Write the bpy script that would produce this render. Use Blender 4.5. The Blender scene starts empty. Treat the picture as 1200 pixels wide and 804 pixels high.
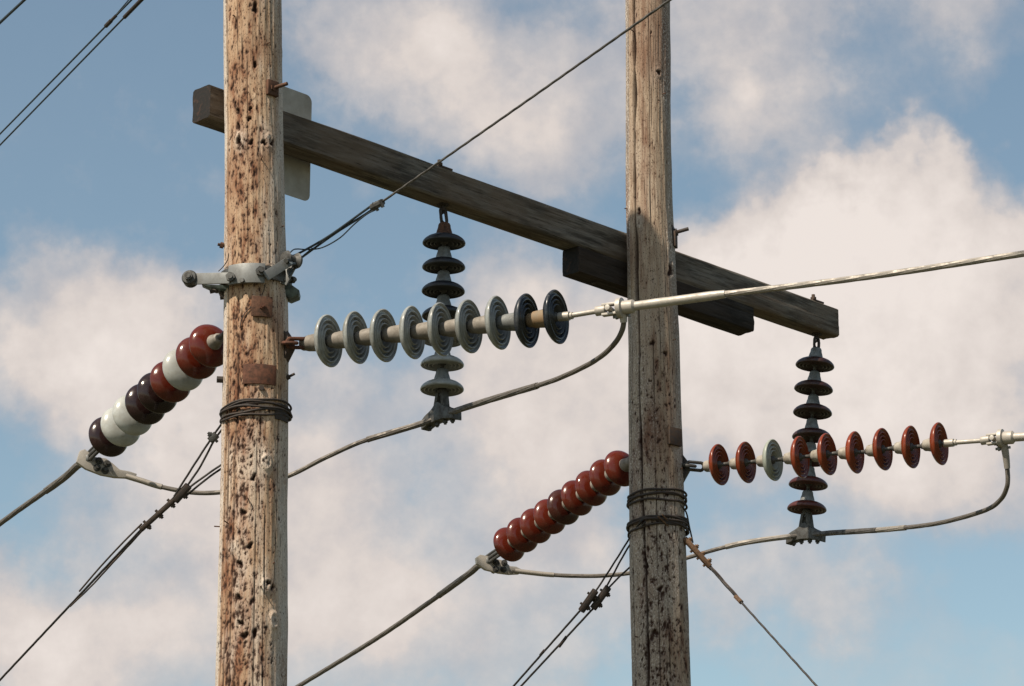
import bpy, bmesh, math, random
import numpy as np
from mathutils import Vector, Matrix

random.seed(7)
S = bpy.context.scene
COL = S.collection
R = math.radians

# ------------------------------------------------------------------ camera
F = 3500.0                       # focal length in photo pixels (photo 1200 wide)
E = R(17.27)
CAM = Vector((0, 0, 1.7))
FW = Vector((0, math.cos(E), math.sin(E)))
UP = Vector((0, -math.sin(E), math.cos(E)))
RT = Vector((1, 0, 0))
cd = bpy.data.cameras.new('camera'); cam = bpy.data.objects.new('camera', cd); COL.objects.link(cam)
cam.location = CAM; cam.rotation_euler = (math.pi / 2 + E, 0, 0)
cd.sensor_width = 36; cd.lens = 36 * F / 1200; cd.clip_start = 0.1; cd.clip_end = 5000
S.camera = cam

def ray(px, py): return FW + RT * ((px - 600) / F) + UP * (-(py - 402) / F)
def P(px, py, d): return CAM + ray(px, py) * d
def proj(p):
    q = Vector(p) - CAM; d = q.dot(FW)
    return 600 + F * q.dot(RT) / d, 402 - F * q.dot(UP) / d, d
def hit(px, py, pt, n):
    r = ray(px, py); return CAM + r * ((pt - CAM).dot(n) / r.dot(n))
def PZ(px, py, z): return hit(px, py, Vector((0, 0, z)), Vector((0, 0, 1)))
def PVert(px, py, pt, d):        # on the vertical plane through pt along direction d
    return hit(px, py, pt, Vector((d.y, -d.x, 0)))

# ------------------------------------------------------------------ objects
def tag(o, label=None, cat=None, group=None, kind=None):
    if label: o['label'] = label
    if cat: o['category'] = cat
    if group: o['group'] = group
    if kind: o['kind'] = kind
    return o
def empty(name, loc, label, cat, group=None):
    o = bpy.data.objects.new(name, None); COL.objects.link(o); o.location = loc
    o.empty_display_size = .1
    return tag(o, label, cat, group)
def wloc(o):
    v = Vector((0, 0, 0))
    while o is not None:
        v += Vector(o.location); o = o.parent
    return v

class MB:
    """collects shapes in world space, builds ONE mesh object"""
    def __init__(s): s.v = []; s.f = []
    def add(s, vs, fs):
        n = len(s.v); s.v += [tuple(v) for v in vs]; s.f += [tuple(i + n for i in f) for f in fs]
        return s
    def build(s, name, m, parent=None, loc=None, sharp=35, bevel=0):
        me = bpy.data.meshes.new(name)
        o = bpy.data.objects.new(name, me); COL.objects.link(o)
        if parent is not None:
            o.parent = parent; base = wloc(parent)
        else:
            base = Vector(loc) if loc is not None else Vector(s.v[0]); o.location = base
        me.from_pydata([(v[0] - base[0], v[1] - base[1], v[2] - base[2]) for v in s.v], [], s.f)
        me.materials.append(m)
        bm = bmesh.new(); bm.from_mesh(me); bmesh.ops.recalc_face_normals(bm, faces=bm.faces)
        if bevel:
            eds = [e for e in bm.edges if len(e.link_faces) == 2 and e.calc_face_angle(0) > R(50)]
            bmesh.ops.bevel(bm, geom=eds, offset=bevel, segments=2, affect='EDGES', profile=.6)
        bm.to_mesh(me); bm.free()
        for p in me.polygons: p.use_smooth = True
        me.set_sharp_from_angle(angle=R(sharp))
        return o
    # shapes
    def tube(s, pts, r, seg=16, lobes=0, amp=0.0, twist=0.0, closed=False, caps=True):
        pts = [Vector(p) for p in pts]; n = len(pts)
        rr = r if callable(r) else (lambda t: r)
        # arc length
        L = [0.0]
        for i in range(1, n): L.append(L[-1] + (pts[i] - pts[i - 1]).length)
        tang = []
        for i in range(n):
            if closed: t = pts[(i + 1) % n] - pts[(i - 1) % n]
            else: t = pts[min(i + 1, n - 1)] - pts[max(i - 1, 0)]
            tang.append(t.normalized())
        nrm = tang[0].orthogonal().normalized()
        vs = []; fs = []
        for i in range(n):
            nrm = (nrm - tang[i] * nrm.dot(tang[i])).normalized(); b = tang[i].cross(nrm)
            for k in range(seg):
                a = 2 * math.pi * k / seg
                q = rr(L[i] / max(L[-1], 1e-9))
                if lobes: q *= 1 - amp * (1 - abs(math.cos(.5 * (lobes * a + twist * L[i]))))
                vs.append(pts[i] + (nrm * math.cos(a) + b * math.sin(a)) * q)
        m = n if closed else n - 1
        for i in range(m):
            for k in range(seg):
                i2 = (i + 1) % n; k2 = (k + 1) % seg
                fs.append((i * seg + k, i * seg + k2, i2 * seg + k2, i2 * seg + k))
        if caps and not closed:
            fs.append(tuple(range(seg))); fs.append(tuple((n - 1) * seg + k for k in range(seg)))
        return s.add(vs, fs)
    def cyl(s, a, b, r, seg=16, r2=None):
        r2 = r if r2 is None else r2
        return s.tube([a, b], lambda t: r + (r2 - r) * t, seg)
    def lathe(s, prof, seg=32, o=Vector((0, 0, 0)), ax=Vector((0, 0, 1))):
        ax = Vector(ax).normalized(); u = ax.orthogonal().normalized(); w = ax.cross(u)
        vs = []; fs = []; n = len(prof)
        for (r, z) in prof:
            for k in range(seg):
                a = 2 * math.pi * k / seg
                vs.append(Vector(o) + ax * z + (u * math.cos(a) + w * math.sin(a)) * r)
        for i in range(n - 1):
            for k in range(seg):
                k2 = (k + 1) % seg
                fs.append((i * seg + k, i * seg + k2, (i + 1) * seg + k2, (i + 1) * seg + k))
        fs.append(tuple(range(seg))); fs.append(tuple((n - 1) * seg + k for k in range(seg)))
        return s.add(vs, fs)
    def box(s, c, dx, dy, dz, X=Vector((1, 0, 0)), Y=Vector((0, 1, 0)), Z=Vector((0, 0, 1))):
        c = Vector(c); vs = []
        for k in (-1, 1):
            for j in (-1, 1):
                for i in (-1, 1): vs.append(c + X * (i * dx / 2) + Y * (j * dy / 2) + Z * (k * dz / 2))
        return s.add(vs, [(0, 1, 3, 2), (4, 6, 7, 5), (0, 4, 5, 1), (2, 3, 7, 6), (0, 2, 6, 4), (1, 5, 7, 3)])
    def bar(s, a, b, w, t, side):
        """flat bar from a to b, width w along side, thickness t"""
        a = Vector(a); b = Vector(b); X = (b - a).normalized(); Y = (Vector(side) - X * X.dot(side)).normalized()
        return s.box((a + b) / 2, (b - a).length, w, t, X, Y, X.cross(Y))
    def prism(s, outline, d):
        """polygon outline (3D points) extruded by vector d"""
        n = len(outline); vs = [Vector(p) for p in outline] + [Vector(p) + d for p in outline]
        fs = [tuple(range(n)), tuple(reversed(range(n, 2 * n)))]
        for i in range(n): fs.append((i, (i + 1) % n, n + (i + 1) % n, n + i))
        return s.add(vs, fs)

def spline(pts, step=.01):
    pts = [Vector(p) for p in pts]
    Q = [pts[0] * 2 - pts[1]] + pts + [pts[-1] * 2 - pts[-2]]
    out = []
    for i in range(1, len(Q) - 2):
        p0, p1, p2, p3 = Q[i - 1:i + 3]
        n = max(1, int((p2 - p1).length / step))
        for k in range(n):
            t = k / n
            out.append(.5 * ((2 * p1) + (p2 - p0) * t + (2 * p0 - 5 * p1 + 4 * p2 - p3) * t * t + (3 * p1 - p0 - 3 * p2 + p3) * t ** 3))
    out.append(pts[-1])
    return out
def part_of(pts, a, b):
    """slice of a dense polyline between photo columns/arc fractions a..b"""
    n = len(pts) - 1
    return pts[int(a * n):int(b * n) + 1]

# ------------------------------------------------------------------ materials
def mat(name):
    m = bpy.data.materials.new(name); m.use_nodes = True
    nt = m.node_tree; b = nt.nodes['Principled BSDF']
    return m, nt, b
def N(nt, t, **kw):
    n = nt.nodes.new(t)
    for k, v in kw.items():
        if k in n.inputs.keys() if hasattr(n.inputs, 'keys') else False: n.inputs[k].default_value = v
        else: setattr(n, k, v)
    return n
def noise(nt, scale, vec=None, detail=4, rough=.6):
    n = nt.nodes.new('ShaderNodeTexNoise'); n.inputs['Scale'].default_value = scale
    n.inputs['Detail'].default_value = detail; n.inputs['Roughness'].default_value = rough
    if vec is not None: nt.links.new(vec, n.inputs['Vector'])
    return n.outputs['Fac']
def ramp(nt, fac, stops):
    r = nt.nodes.new('ShaderNodeValToRGB'); nt.links.new(fac, r.inputs[0])
    e = r.color_ramp.elements
    while len(e) < len(stops): e.new(.5)
    for i, (p, c) in enumerate(stops):
        e[i].position = p; e[i].color = (c, c, c, 1) if isinstance(c, (int, float)) else (*c, 1)
    return r.outputs[0]
def mix(nt, a, b, fac, mode='MIX'):
    m = nt.nodes.new('ShaderNodeMix'); m.data_type = 'RGBA'; m.blend_type = mode
    for i, v in ((6, a), (7, b), (0, fac)):
        if isinstance(v, bpy.types.NodeSocket): nt.links.new(v, m.inputs[i])
        elif isinstance(v, (int, float)): m.inputs[i].default_value = v
        else: m.inputs[i].default_value = (*v, 1)
    return m.outputs[2]
def math_(nt, op, a, b=None, c=None, clamp=False):
    m = nt.nodes.new('ShaderNodeMath'); m.operation = op; m.use_clamp = clamp
    for i, v in enumerate((a, b, c)):
        if v is None: continue
        if isinstance(v, bpy.types.NodeSocket): nt.links.new(v, m.inputs[i])
        else: m.inputs[i].default_value = v
    return m.outputs[0]
def mapping(nt, scale, coord='Object', loc=(0, 0, 0)):
    tc = nt.nodes.new('ShaderNodeTexCoord'); mp = nt.nodes.new('ShaderNodeMapping')
    mp.inputs['Scale'].default_value = scale; mp.inputs['Location'].default_value = loc
    nt.links.new(tc.outputs[coord], mp.inputs['Vector']); return mp.outputs['Vector']
def bump(nt, b, h, strength=.3, dist=.002):
    n = nt.nodes.new('ShaderNodeBump'); n.inputs['Strength'].default_value = strength
    n.inputs['Distance'].default_value = dist
    nt.links.new(h, n.inputs['Height']); nt.links.new(n.outputs[0], b.inputs['Normal'])
def attr(nt, name):
    a = nt.nodes.new('ShaderNodeAttribute'); a.attribute_name = name; return a.outputs['Fac']
def link(nt, s, b, name): nt.links.new(s, b.inputs[name])

def metal(name, col, col2, rough=.55, metallic=.6, scale=40, bst=.25, split=(.4, .65)):
    m, nt, b = mat(name)
    v = mapping(nt, (1, 1, 1))
    n = noise(nt, scale, v, 5, .65); n2 = noise(nt, scale * 5, v, 3)
    c = mix(nt, col, col2, ramp(nt, n, [(split[0], 0.0), (split[1], 1.0)]))
    c = mix(nt, c, (.6, .6, .6), math_(nt, 'MULTIPLY', n2, .25), 'MULTIPLY')
    link(nt, c, b, 'Base Color')
    b.inputs['Metallic'].default_value = metallic
    link(nt, ramp(nt, n, [(.3, rough - .12), (.7, rough + .15)]), b, 'Roughness')
    bump(nt, b, n2, bst, .001)
    return m
def porcelain(name, col, rough=.16, dirt=(.12, .10, .08), dirt_amt=.35):
    m, nt, b = mat(name)
    v = mapping(nt, (1, 1, 1)); n = noise(nt, 22, v, 5, .7); n2 = noise(nt, 90, v, 3)
    oi = nt.nodes.new('ShaderNodeObjectInfo')
    hsv = nt.nodes.new('ShaderNodeHueSaturation'); hsv.inputs['Color'].default_value = (*col, 1)
    nt.links.new(math_(nt, 'MULTIPLY_ADD', oi.outputs['Random'], .35, .82), hsv.inputs['Value'])
    c = mix(nt, hsv.outputs[0], dirt, math_(nt, 'MULTIPLY', ramp(nt, n, [(.42, 0.0), (.66, 1.0)]), dirt_amt))
    c = mix(nt, c, dirt, math_(nt, 'MULTIPLY', ramp(nt, n2, [(.6, 0.0), (.72, 1.0)]), dirt_amt * .5))
    link(nt, c, b, 'Base Color')
    link(nt, ramp(nt, n, [(.35, rough), (.8, rough + .3)]), b, 'Roughness')
    b.inputs['Specular IOR Level'].default_value = .42
    bump(nt, b, n, .08, .003)
    return m

M = {}
M['galv'] = metal('galvanised', (.205, .21, .205), (.14, .14, .135), .55, .35, 14)
M['galv_dark'] = metal('weathered_steel', (.10, .10, .095), (.05, .045, .04), .6, .4)
M['galv_green'] = metal('painted_steel', (.10, .13, .125), (.04, .05, .05), .55, .3)
M['cap_beige'] = metal('cap_beige', (.235, .21, .18), (.155, .135, .11), .65, .1, 30)
M['cap_gray'] = metal('cap_gray', (.20, .21, .205), (.12, .12, .115), .6, .3, 30)
M['cap_pale'] = metal('cap_pale', (.36, .33, .285), (.22, .19, .15), .6, .1, 30)
M['cap_orange'] = metal('cap_orange', (.24, .15, .075), (.20, .16, .11), .7, .0, 18)
M['rust'] = metal('rust', (.11, .046, .022), (.05, .026, .016), .85, .1, 60, .5)
M['rust_bright'] = metal('rust_bright', (.125, .045, .022), (.055, .027, .017), .85, .1, 45, .5)
M['dark_plate'] = metal('dark_plate', (.045, .032, .025), (.08, .045, .025), .8, .1, 60, .5)
M['alu'] = metal('aluminium_fitting', (.41, .375, .33), (.33, .30, .26), .5, .2, 30)
M['cable'] = metal('conductor', (.150, .133, .115), (.115, .10, .087), .6, .35, 25, .2)
M['cable_dark'] = metal('conductor_dark', (.12, .11, .10), (.06, .055, .05), .6, .35, 25, .2)
M['guy'] = metal('guy_steel', (.038, .032, .028), (.022, .02, .018), .65, .3, 60)
M['guy_rust'] = metal('guy_rust', (.17, .095, .05), (.09, .05, .03), .75, .2, 60)
M['guy_blue'] = metal('guy_blue', (.05, .07, .085), (.025, .03, .035), .55, .4, 60)
M['iron'] = metal('black_iron', (.035, .03, .028), (.06, .04, .03), .75, .2, 60)
M['por_brown'] = porcelain('porcelain_brown', (.085, .012, .0055), .09, (.10, .035, .02), .3)
M['por_orange'] = porcelain('porcelain_red_brown', (.185, .034, .012), .12, (.09, .035, .02), .35)
M['por_choc'] = porcelain('porcelain_chocolate', (.052, .011, .007), .08, (.05, .03, .02), .3)
M['por_umber'] = porcelain('porcelain_umber', (.034, .013, .011), .25, (.05, .03, .02), .4)
M['por_maroon'] = porcelain('porcelain_maroon', (.070, .017, .012), .25, (.06, .03, .02), .4)
M['por_dark'] = porcelain('porcelain_dark', (.020, .009, .008), .07, (.05, .03, .03), .25)
M['por_black'] = porcelain('porcelain_black', (.012, .013, .016), .3, (.03, .027, .027), .3)
M['por_navy'] = porcelain('porcelain_navy', (.018, .022, .028), .18, (.10, .10, .10), .35)
M['por_white'] = porcelain('porcelain_white', (.40, .41, .39), .14, (.22, .20, .16), .45)
M['por_gray'] = porcelain('porcelain_gray', (.265, .275, .265), .15, (.12, .11, .085), .6)
M['por_sage'] = porcelain('porcelain_sage', (.36, .39, .34), .25, (.22, .22, .17), .35)

def wood_pole_mat(name, tint, gray, reds, pale):
    m, nt, b = mat(name)
    vg = mapping(nt, (1, 1, .05)); vm = mapping(nt, (1, 1, .22)); vo = mapping(nt, (1, 1, .6))
    g1 = noise(nt, 110, vg, 6, .72); g2 = noise(nt, 38, vm, 5, .6); g3 = noise(nt, 7, vo, 5, .6)
    fine = noise(nt, 330, mapping(nt, (1, 1, .12)), 4, .7)
    base = mix(nt, tint[0], tint[1], ramp(nt, g1, [(.34, 0.0), (.66, 1.0)]))
    base = mix(nt, base, tint[2], ramp(nt, g2, [(.45, 0.0), (.62, .8)]))
    base = mix(nt, base, reds, math_(nt, 'MULTIPLY', attr(nt, 'stain'), ramp(nt, g2, [(.3, .35), (.65, 1.0)])))
    base = mix(nt, base, gray, math_(nt, 'MULTIPLY', attr(nt, 'gray'), ramp(nt, g3, [(.32, .45), (.6, 1.0)])))
    big = noise(nt, 5, mapping(nt, (1, 1, .35), loc=(7, 2, 1)), 4, .6); big2 = noise(nt, 11, mapping(nt, (1, 1, .2), loc=(1, 9, 4)), 5, .65)
    base = mix(nt, base, pale, ramp(nt, big2, [(.50, 0.0), (.66, .6)]))
    base = mix(nt, base, reds, ramp(nt, big, [(.50, 0.0), (.68, .55)]))
    # long dark weather streaks and small speckle of lichen and dirt
    base = mix(nt, base, (.07, .04, .025), ramp(nt, g1, [(.28, .9), (.42, 0.0)]))
    sp = noise(nt, 210, mapping(nt, (1, 1, .45)), 2, .5)
    base = mix(nt, base, (.06, .032, .02), ramp(nt, sp, [(.595, 0.0), (.65, .85)]))
    base = mix(nt, base, (.62, .56, .50), math_(nt, 'MULTIPLY', ramp(nt, noise(nt, 160, mapping(nt, (1, 1, .5), loc=(3, 1, 5)), 3), [(.54, 0.0), (.62, .75)]), attr(nt, 'gray')))
    base = mix(nt, base, (.035, .016, .010), attr(nt, 'pit'))
    base = mix(nt, base, (.03, .014, .010), attr(nt, 'crack'))
    link(nt, base, b, 'Base Color'); b.inputs['Roughness'].default_value = .85
    b.inputs['Specular IOR Level'].default_value = .2
    h = math_(nt, 'ADD', math_(nt, 'MULTIPLY', g1, 1.0), math_(nt, 'MULTIPLY', fine, .5))
    bump(nt, b, h, .8, .004)
    return m
M['pole_a'] = wood_pole_mat('weathered_wood_near', ((.35, .225, .135), (.54, .41, .29), (.39, .25, .155)), (.47, .42, .37), (.17, .065, .032), (.60, .53, .45))
M['pole_b'] = wood_pole_mat('weathered_wood_far', ((.27, .195, .135), (.43, .345, .262), (.26, .19, .135)), (.27, .24, .212), (.13, .055, .032), (.36, .30, .24))

def arm_mat(name, cs, lo=.0):
    m, nt, b = mat(name)
    vg = mapping(nt, (.05, 1, 1)); vm = mapping(nt, (.12, 1, 1))
    g1 = noise(nt, 120, vg, 6, .7); g2 = noise(nt, 26, vm, 5, .65); g3 = noise(nt, 3, mapping(nt, (.6, 1, 1)), 3)
    c = mix(nt, cs[0], cs[1], ramp(nt, g1, [(.34, 0.0), (.66, 1.0)]))
    c = mix(nt, c, cs[2], ramp(nt, g2, [(.46, 0.0), (.6, .85)]))
    c = mix(nt, c, cs[3], ramp(nt, g3, [(.42, 0.0), (.62, .7)]))
    c = mix(nt, c, (.012, .009, .007), ramp(nt, g1, [(.30, 1.0), (.42, 0.0)]))
    link(nt, c, b, 'Base Color'); b.inputs['Roughness'].default_value = .9; b.inputs['Specular IOR Level'].default_value = .15
    bump(nt, b, g1, .9, .004)
    return m
M['arm'] = arm_mat('arm_timber', ((.082, .072, .061), (.21, .188, .160), (.040, .034, .028), (.140, .102, .072)))
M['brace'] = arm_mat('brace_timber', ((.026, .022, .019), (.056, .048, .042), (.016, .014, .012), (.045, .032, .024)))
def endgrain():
    m, nt, b = mat('dark_end_grain')
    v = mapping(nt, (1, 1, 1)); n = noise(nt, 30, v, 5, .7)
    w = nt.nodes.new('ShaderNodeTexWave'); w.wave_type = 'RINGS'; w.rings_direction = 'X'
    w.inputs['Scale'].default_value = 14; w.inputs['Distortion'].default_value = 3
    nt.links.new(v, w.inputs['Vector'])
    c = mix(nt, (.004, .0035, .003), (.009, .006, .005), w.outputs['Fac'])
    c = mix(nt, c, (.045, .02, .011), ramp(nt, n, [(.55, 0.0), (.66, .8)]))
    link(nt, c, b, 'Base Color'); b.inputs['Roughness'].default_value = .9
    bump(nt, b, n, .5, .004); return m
M['end'] = endgrain()  # near-black left end faces of the timbers, with rings and brown flecks
M['sign'] = metal('sign_back', (.40, .375, .32), (.29, .265, .22), .6, .1, 6, .05)

# ------------------------------------------------------------------ layout: cross-arm line
A0 = P(247, 97.5, 13.86)
A1 = PZ(982.3, 361, A0.z)
ad = (A1 - A0).normalized(); an = Vector((ad.y, -ad.x, 0))       # an: towards the camera, right
ARM_L = (A1 - A0).length; ARM_H = .168; ARM_D = .125
ARM_Z = A0.z - ARM_H / 2
def arm_at(px, off=0.0, z=None):
    """point over the arm's front face (moved off along its normal) that falls in photo column px"""
    z = ARM_Z if z is None else z
    lo, hi = -.5, ARM_L + .5
    for _ in range(40):
        mid = (lo + hi) / 2; p = A0 + ad * mid + an * off; p.z = z
        if proj(p)[0] < px: lo = mid
        else: hi = mid
    return p

# ------------------------------------------------------------------ poles
P1AX = arm_at(299, .135); P2AX = arm_at(762.5, .115)
PX1 = ([-200, 0, 60, 260, 340, 420, 600, 804, 1000], [295, 296, 296.2, 298.5, 300, 300.7, 297.5, 293.8, 292])
PW1 = ([-200, 0, 60, 260, 340, 420, 600, 804, 1000], [62, 66.5, 66.5, 71, 75, 76, 79.5, 84.5, 88])
PX2 = ([-200, 0, 120, 240, 360, 400, 530, 640, 804, 1000], [758, 759, 759.7, 761, 764, 766, 768.6, 771.3, 775, 779])
PW2 = ([-200, 0, 120, 240, 360, 400, 530, 640, 804, 1000], [50, 52.5, 52.8, 54.5, 58.5, 59.5, 63, 66.5, 68.5, 71])
def pole_line(ax, PX, PW):
    zs = np.linspace(0, 10.5, 106); xs = []; rs = []
    for z in zs:
        q = Vector((0, ax.y, z)) - CAM; d = q.dot(FW); py = 402 - F * q.dot(UP) / d
        pyc = min(max(py, -150), 950)
        xs.append((np.interp(pyc, *PX) - 600) / F * d); rs.append(np.interp(pyc, *PW) / 2 / F * d)
    # below / above the picture keep the lean
    return zs, np.array(xs), np.array(rs)
L1 = pole_line(P1AX, PX1, PW1); L2 = pole_line(P2AX, PX2, PW2)
def pc(i, z):
    L, ax = ((L1, P1AX), (L2, P2AX))[i]
    return Vector((np.interp(z, L[0], L[1]), ax.y, z))
def pr(i, z):
    L = (L1, L2)[i]; return float(np.interp(z, L[0], L[2]))
def pole_z(i, py):
    """height on the pole's axis that shows at photo row py"""
    lo, hi = 1, 10.4
    for _ in range(40):
        m = (lo + hi) / 2
        if proj(pc(i, m))[1] > py: lo = m
        else: hi = m
    return m
def pole_surf(i, px, py, out=0.0):
    """point on the pole's skin seen at pixel (px,py), and its outward normal"""
    z = pole_z(i, py)
    for _ in range(6):
        c = pc(i, z); r = pr(i, z); x0, _, d = proj(c)
        s = max(-.995, min(.995, (px - x0) / F * d / r)); th = math.asin(s)
        n = Vector((math.sin(th), -math.cos(th), 0))
        # the sight line to the pole's axis is not exactly along +y
        p = c + n * (r + out); z += (proj(p)[1] - py) / F * d
    return p, n

def grid_noise(rng, nt_, nz, NT, NZ, octaves=1, per=.5):
    out = np.zeros((NZ, NT)); amp = 1; tot = 0
    for o in range(octaves):
        a, bz = max(3, int(nt_ * 2 ** o)), max(2, int(nz * 2 ** o))
        g = rng.standard_normal((bz + 2, a))
        t = np.arange(NT) / NT * a; z = np.linspace(0, bz, NZ)
        ti = t.astype(int) % a; tf = t - t.astype(int); tf = tf * tf * (3 - 2 * tf)
        zi = np.minimum(z.astype(int), bz); zf = z - zi; zf = zf * zf * (3 - 2 * zf)
        g00 = g[zi][:, ti]; g01 = g[zi][:, (ti + 1) % a]; g10 = g[zi + 1][:, ti]; g11 = g[zi + 1][:, (ti + 1) % a]
        out += amp * ((g00 * (1 - tf) + g01 * tf) * (1 - zf[:, None]) + (g10 * (1 - tf) + g11 * tf) * zf[:, None])
        tot += amp; amp *= per
    return out / tot

def make_pole(i, name, m, label, z_top, holes, cracks, knots, seed, gray_from, zgray=None):
    rng = np.random.default_rng(seed)
    zlo = pole_z(i, 804) - .25; zhi = pole_z(i, 0) + .15
    zr = np.concatenate([np.arange(0, zlo, .08), np.arange(zlo, zhi, .0055), np.arange(zhi, z_top, .05), [z_top]])
    NT = 256; NZ = len(zr)
    th = (np.arange(NT) / NT * 2 * np.pi) - np.pi; TH = np.broadcast_to(th, (NZ, NT)); Z = np.broadcast_to(zr[:, None], (NZ, NT))
    cx = np.interp(zr, *(L1, L2)[i][:2]); rad = np.interp(zr, (L1, L2)[i][0], (L1, L2)[i][2])
    H = zr[-1]
    # noise fields are laid out on a regular z grid, then read at the ring heights
    NR = 2200; zg = np.linspace(0, H, NR)
    def fld(*a, **k):
        g = grid_noise(rng, *a, NT, NR, **k); idx = zr / H * (NR - 1); i0 = np.minimum(idx.astype(int), NR - 2); f = (idx - i0)[:, None]
        return g[i0] * (1 - f) + g[i0 + 1] * f
    disp = fld(5, H / .7, octaves=2) * .0035 + fld(60, H / .35, octaves=2) * .0011 + fld(120, H / .22, octaves=2) * .0013
    pit = np.zeros((NZ, NT)); crack = np.zeros((NZ, NT)); stain = np.zeros((NZ, NT)); kn = np.zeros((NZ, NT))
    def dth(a): return (TH - a + np.pi) % (2 * np.pi) - np.pi
    rm = rad.mean()
    for (a, z, w, h, dep) in holes:
        k0, k1 = np.searchsorted(zr, [z - 4 * h - .03, z + 4 * h + .03])
        if k1 <= k0: continue
        sl = slice(k0, k1); da = dth(a)[sl] * rm; dz = Z[sl] - z
        ang = np.arctan2(da, dz); wob = 1 + .28 * np.sin(2 * ang + a * 9) + .2 * np.sin(3 * ang + z * 20) + .12 * np.sin(5 * ang + z * 50)
        q = np.sqrt((da / w) ** 2 + (dz / h) ** 2) / wob
        s = np.clip(1.45 - q, 0, 1); s = s * s * (3 - 2 * s)
        disp[sl] -= dep * s; pit[sl] = np.maximum(pit[sl], np.clip((1.55 - q) * 1.4, 0, 1))
        q2 = np.sqrt((da / (w * 2.6)) ** 2 + (dz / (h * 4.2)) ** 2)
        stain[sl] += .55 * np.exp(-q2 * q2)
    for (a, za, zb, w, dep, mea) in cracks:
        rr = np.random.default_rng(int(abs(a * 1000)) + int(abs(za) * 77) + seed)
        nk = max(4, int((zb - za) / .22)); ks = np.cumsum(rr.standard_normal(nk)); ks -= np.linspace(ks[0], ks[-1], nk)
        cen = a + np.interp(zr, np.linspace(za, zb, nk), ks) * mea
        ww = w * (.6 + .5 * np.abs(np.interp(zr, np.linspace(za, zb, nk), rr.standard_normal(nk))))
        env = np.clip(np.minimum(zr - za, zb - zr) / .08, 0, 1)
        da = ((TH - cen[:, None] + np.pi) % (2 * np.pi) - np.pi) * rm
        s = np.exp(-(da / (ww[:, None] * np.maximum(env[:, None], .05))) ** 2) * (env[:, None] > 0)
        disp -= dep * s * env[:, None]; crack = np.maximum(crack, np.clip(s * 1.25, 0, 1) * env[:, None])
    for (a, z, w, h, amp) in knots:
        da = dth(a) * rm; dz = Z - z; q = np.sqrt((da / w) ** 2 + (dz / h) ** 2)
        disp += amp * np.exp(-q ** 2) * (1 + .35 * np.cos(q * 9)); kn = np.maximum(kn, np.exp(-(q * .9) ** 2) * (q < 2.5))
        pit = np.maximum(pit, .9 * np.clip(1.2 - q * 4.2, 0, 1)); disp -= .006 * np.clip(1.2 - q * 4.2, 0, 1)
    n1 = fld(9, H / .5, octaves=3); n2 = fld(26, H / .45, octaves=3)
    front = np.exp(-((TH + .45) / .55) ** 2)
    stain = np.clip(stain * .75 + np.clip(n2 * 1.3 + .1, 0, 1) * .5 * (.25 + front), 0, 1) * (1 - .6 * kn)
    gray = np.clip((TH - gray_from) / .5 + n1 * .8, 0, 1)
    gray = np.maximum(gray, np.clip((-1.03 - TH) / .05, 0, 1))
    if zgray is not None: gray = np.maximum(gray, np.clip((zgray - Z) / .5, 0, .75) * np.clip(.7 + n1, 0, 1))
    gray = np.maximum(gray, kn * .7)
    r = rad[:, None] + disp
    X = cx[:, None] + np.sin(TH) * r; Y = P[0] if False else ((P1AX, P2AX)[i].y - np.cos(TH) * r)
    base = Vector((cx[0], (P1AX, P2AX)[i].y, 0))
    co = np.stack([X - base.x, Y - base.y, Z], -1).reshape(-1, 3)
    top = np.array([[cx[-1] - base.x, 0, H + .02]])
    co = np.concatenate([co, top])
    ii, kk = np.meshgrid(np.arange(NZ - 1), np.arange(NT), indexing='ij')
    k2 = (kk + 1) % NT
    q = np.stack([ii * NT + kk, ii * NT + k2, (ii + 1) * NT + k2, (ii + 1) * NT + kk], -1).reshape(-1, 4)
    me = bpy.data.meshes.new(name)
    nf = len(q) + NT
    me.vertices.add(len(co)); me.vertices.foreach_set('co', co.astype(np.float32).ravel())
    tri = np.stack([(NZ - 1) * NT + np.arange(NT), (NZ - 1) * NT + (np.arange(NT) + 1) % NT, np.full(NT, NZ * NT)], -1)
    me.loops.add(len(q) * 4 + NT * 3)
    me.loops.foreach_set('vertex_index', np.concatenate([q.ravel(), tri.ravel()]).astype(np.int32))
    me.polygons.add(nf)
    st = np.concatenate([np.arange(len(q)) * 4, len(q) * 4 + np.arange(NT) * 3])
    me.polygons.foreach_set('loop_start', st.astype(np.int32))
    me.update(calc_edges=True); me.validate()
    me.polygons.foreach_set('use_smooth', np.ones(nf, dtype=bool))
    for nm, arr in (('pit', pit), ('crack', crack), ('stain', stain), ('gray', gray)):
        at = me.attributes.new(nm, 'FLOAT', 'POINT')
        at.data.foreach_set('value', np.concatenate([np.clip(arr, 0, 1).ravel(), [0]]).astype(np.float32))
    me.materials.append(m)
    root = empty('utility_pole', base, label, 'utility pole')
    o = bpy.data.objects.new('shaft', me); COL.objects.link(o); o.parent = root
    return root

def rand_holes(n, seed, th_c, th_s, zlo, zhi, smin, smax, weight=None):
    rg = random.Random(seed); out = []
    cl = [(rg.gauss(th_c, th_s), rg.uniform(zlo, zhi)) for _ in range(int(n / 7))]
    while len(out) < n:
        if rg.random() < .65:
            c = rg.choice(cl); a = rg.gauss(c[0], .16); z = rg.gauss(c[1], .07)
        else:
            a = rg.gauss(th_c, th_s * 1.3); z = rg.uniform(zlo, zhi)
        if abs(a) > 2.6: continue
        if weight and rg.random() > weight(a, z): continue
        s = smin + (smax - smin) * rg.random() ** 3.0
        out.append((a, z, s * rg.uniform(.55, .95), s * rg.uniform(.9, 2.1), .001 + s * .45))
    return out

SUN_EL = 50.0
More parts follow.
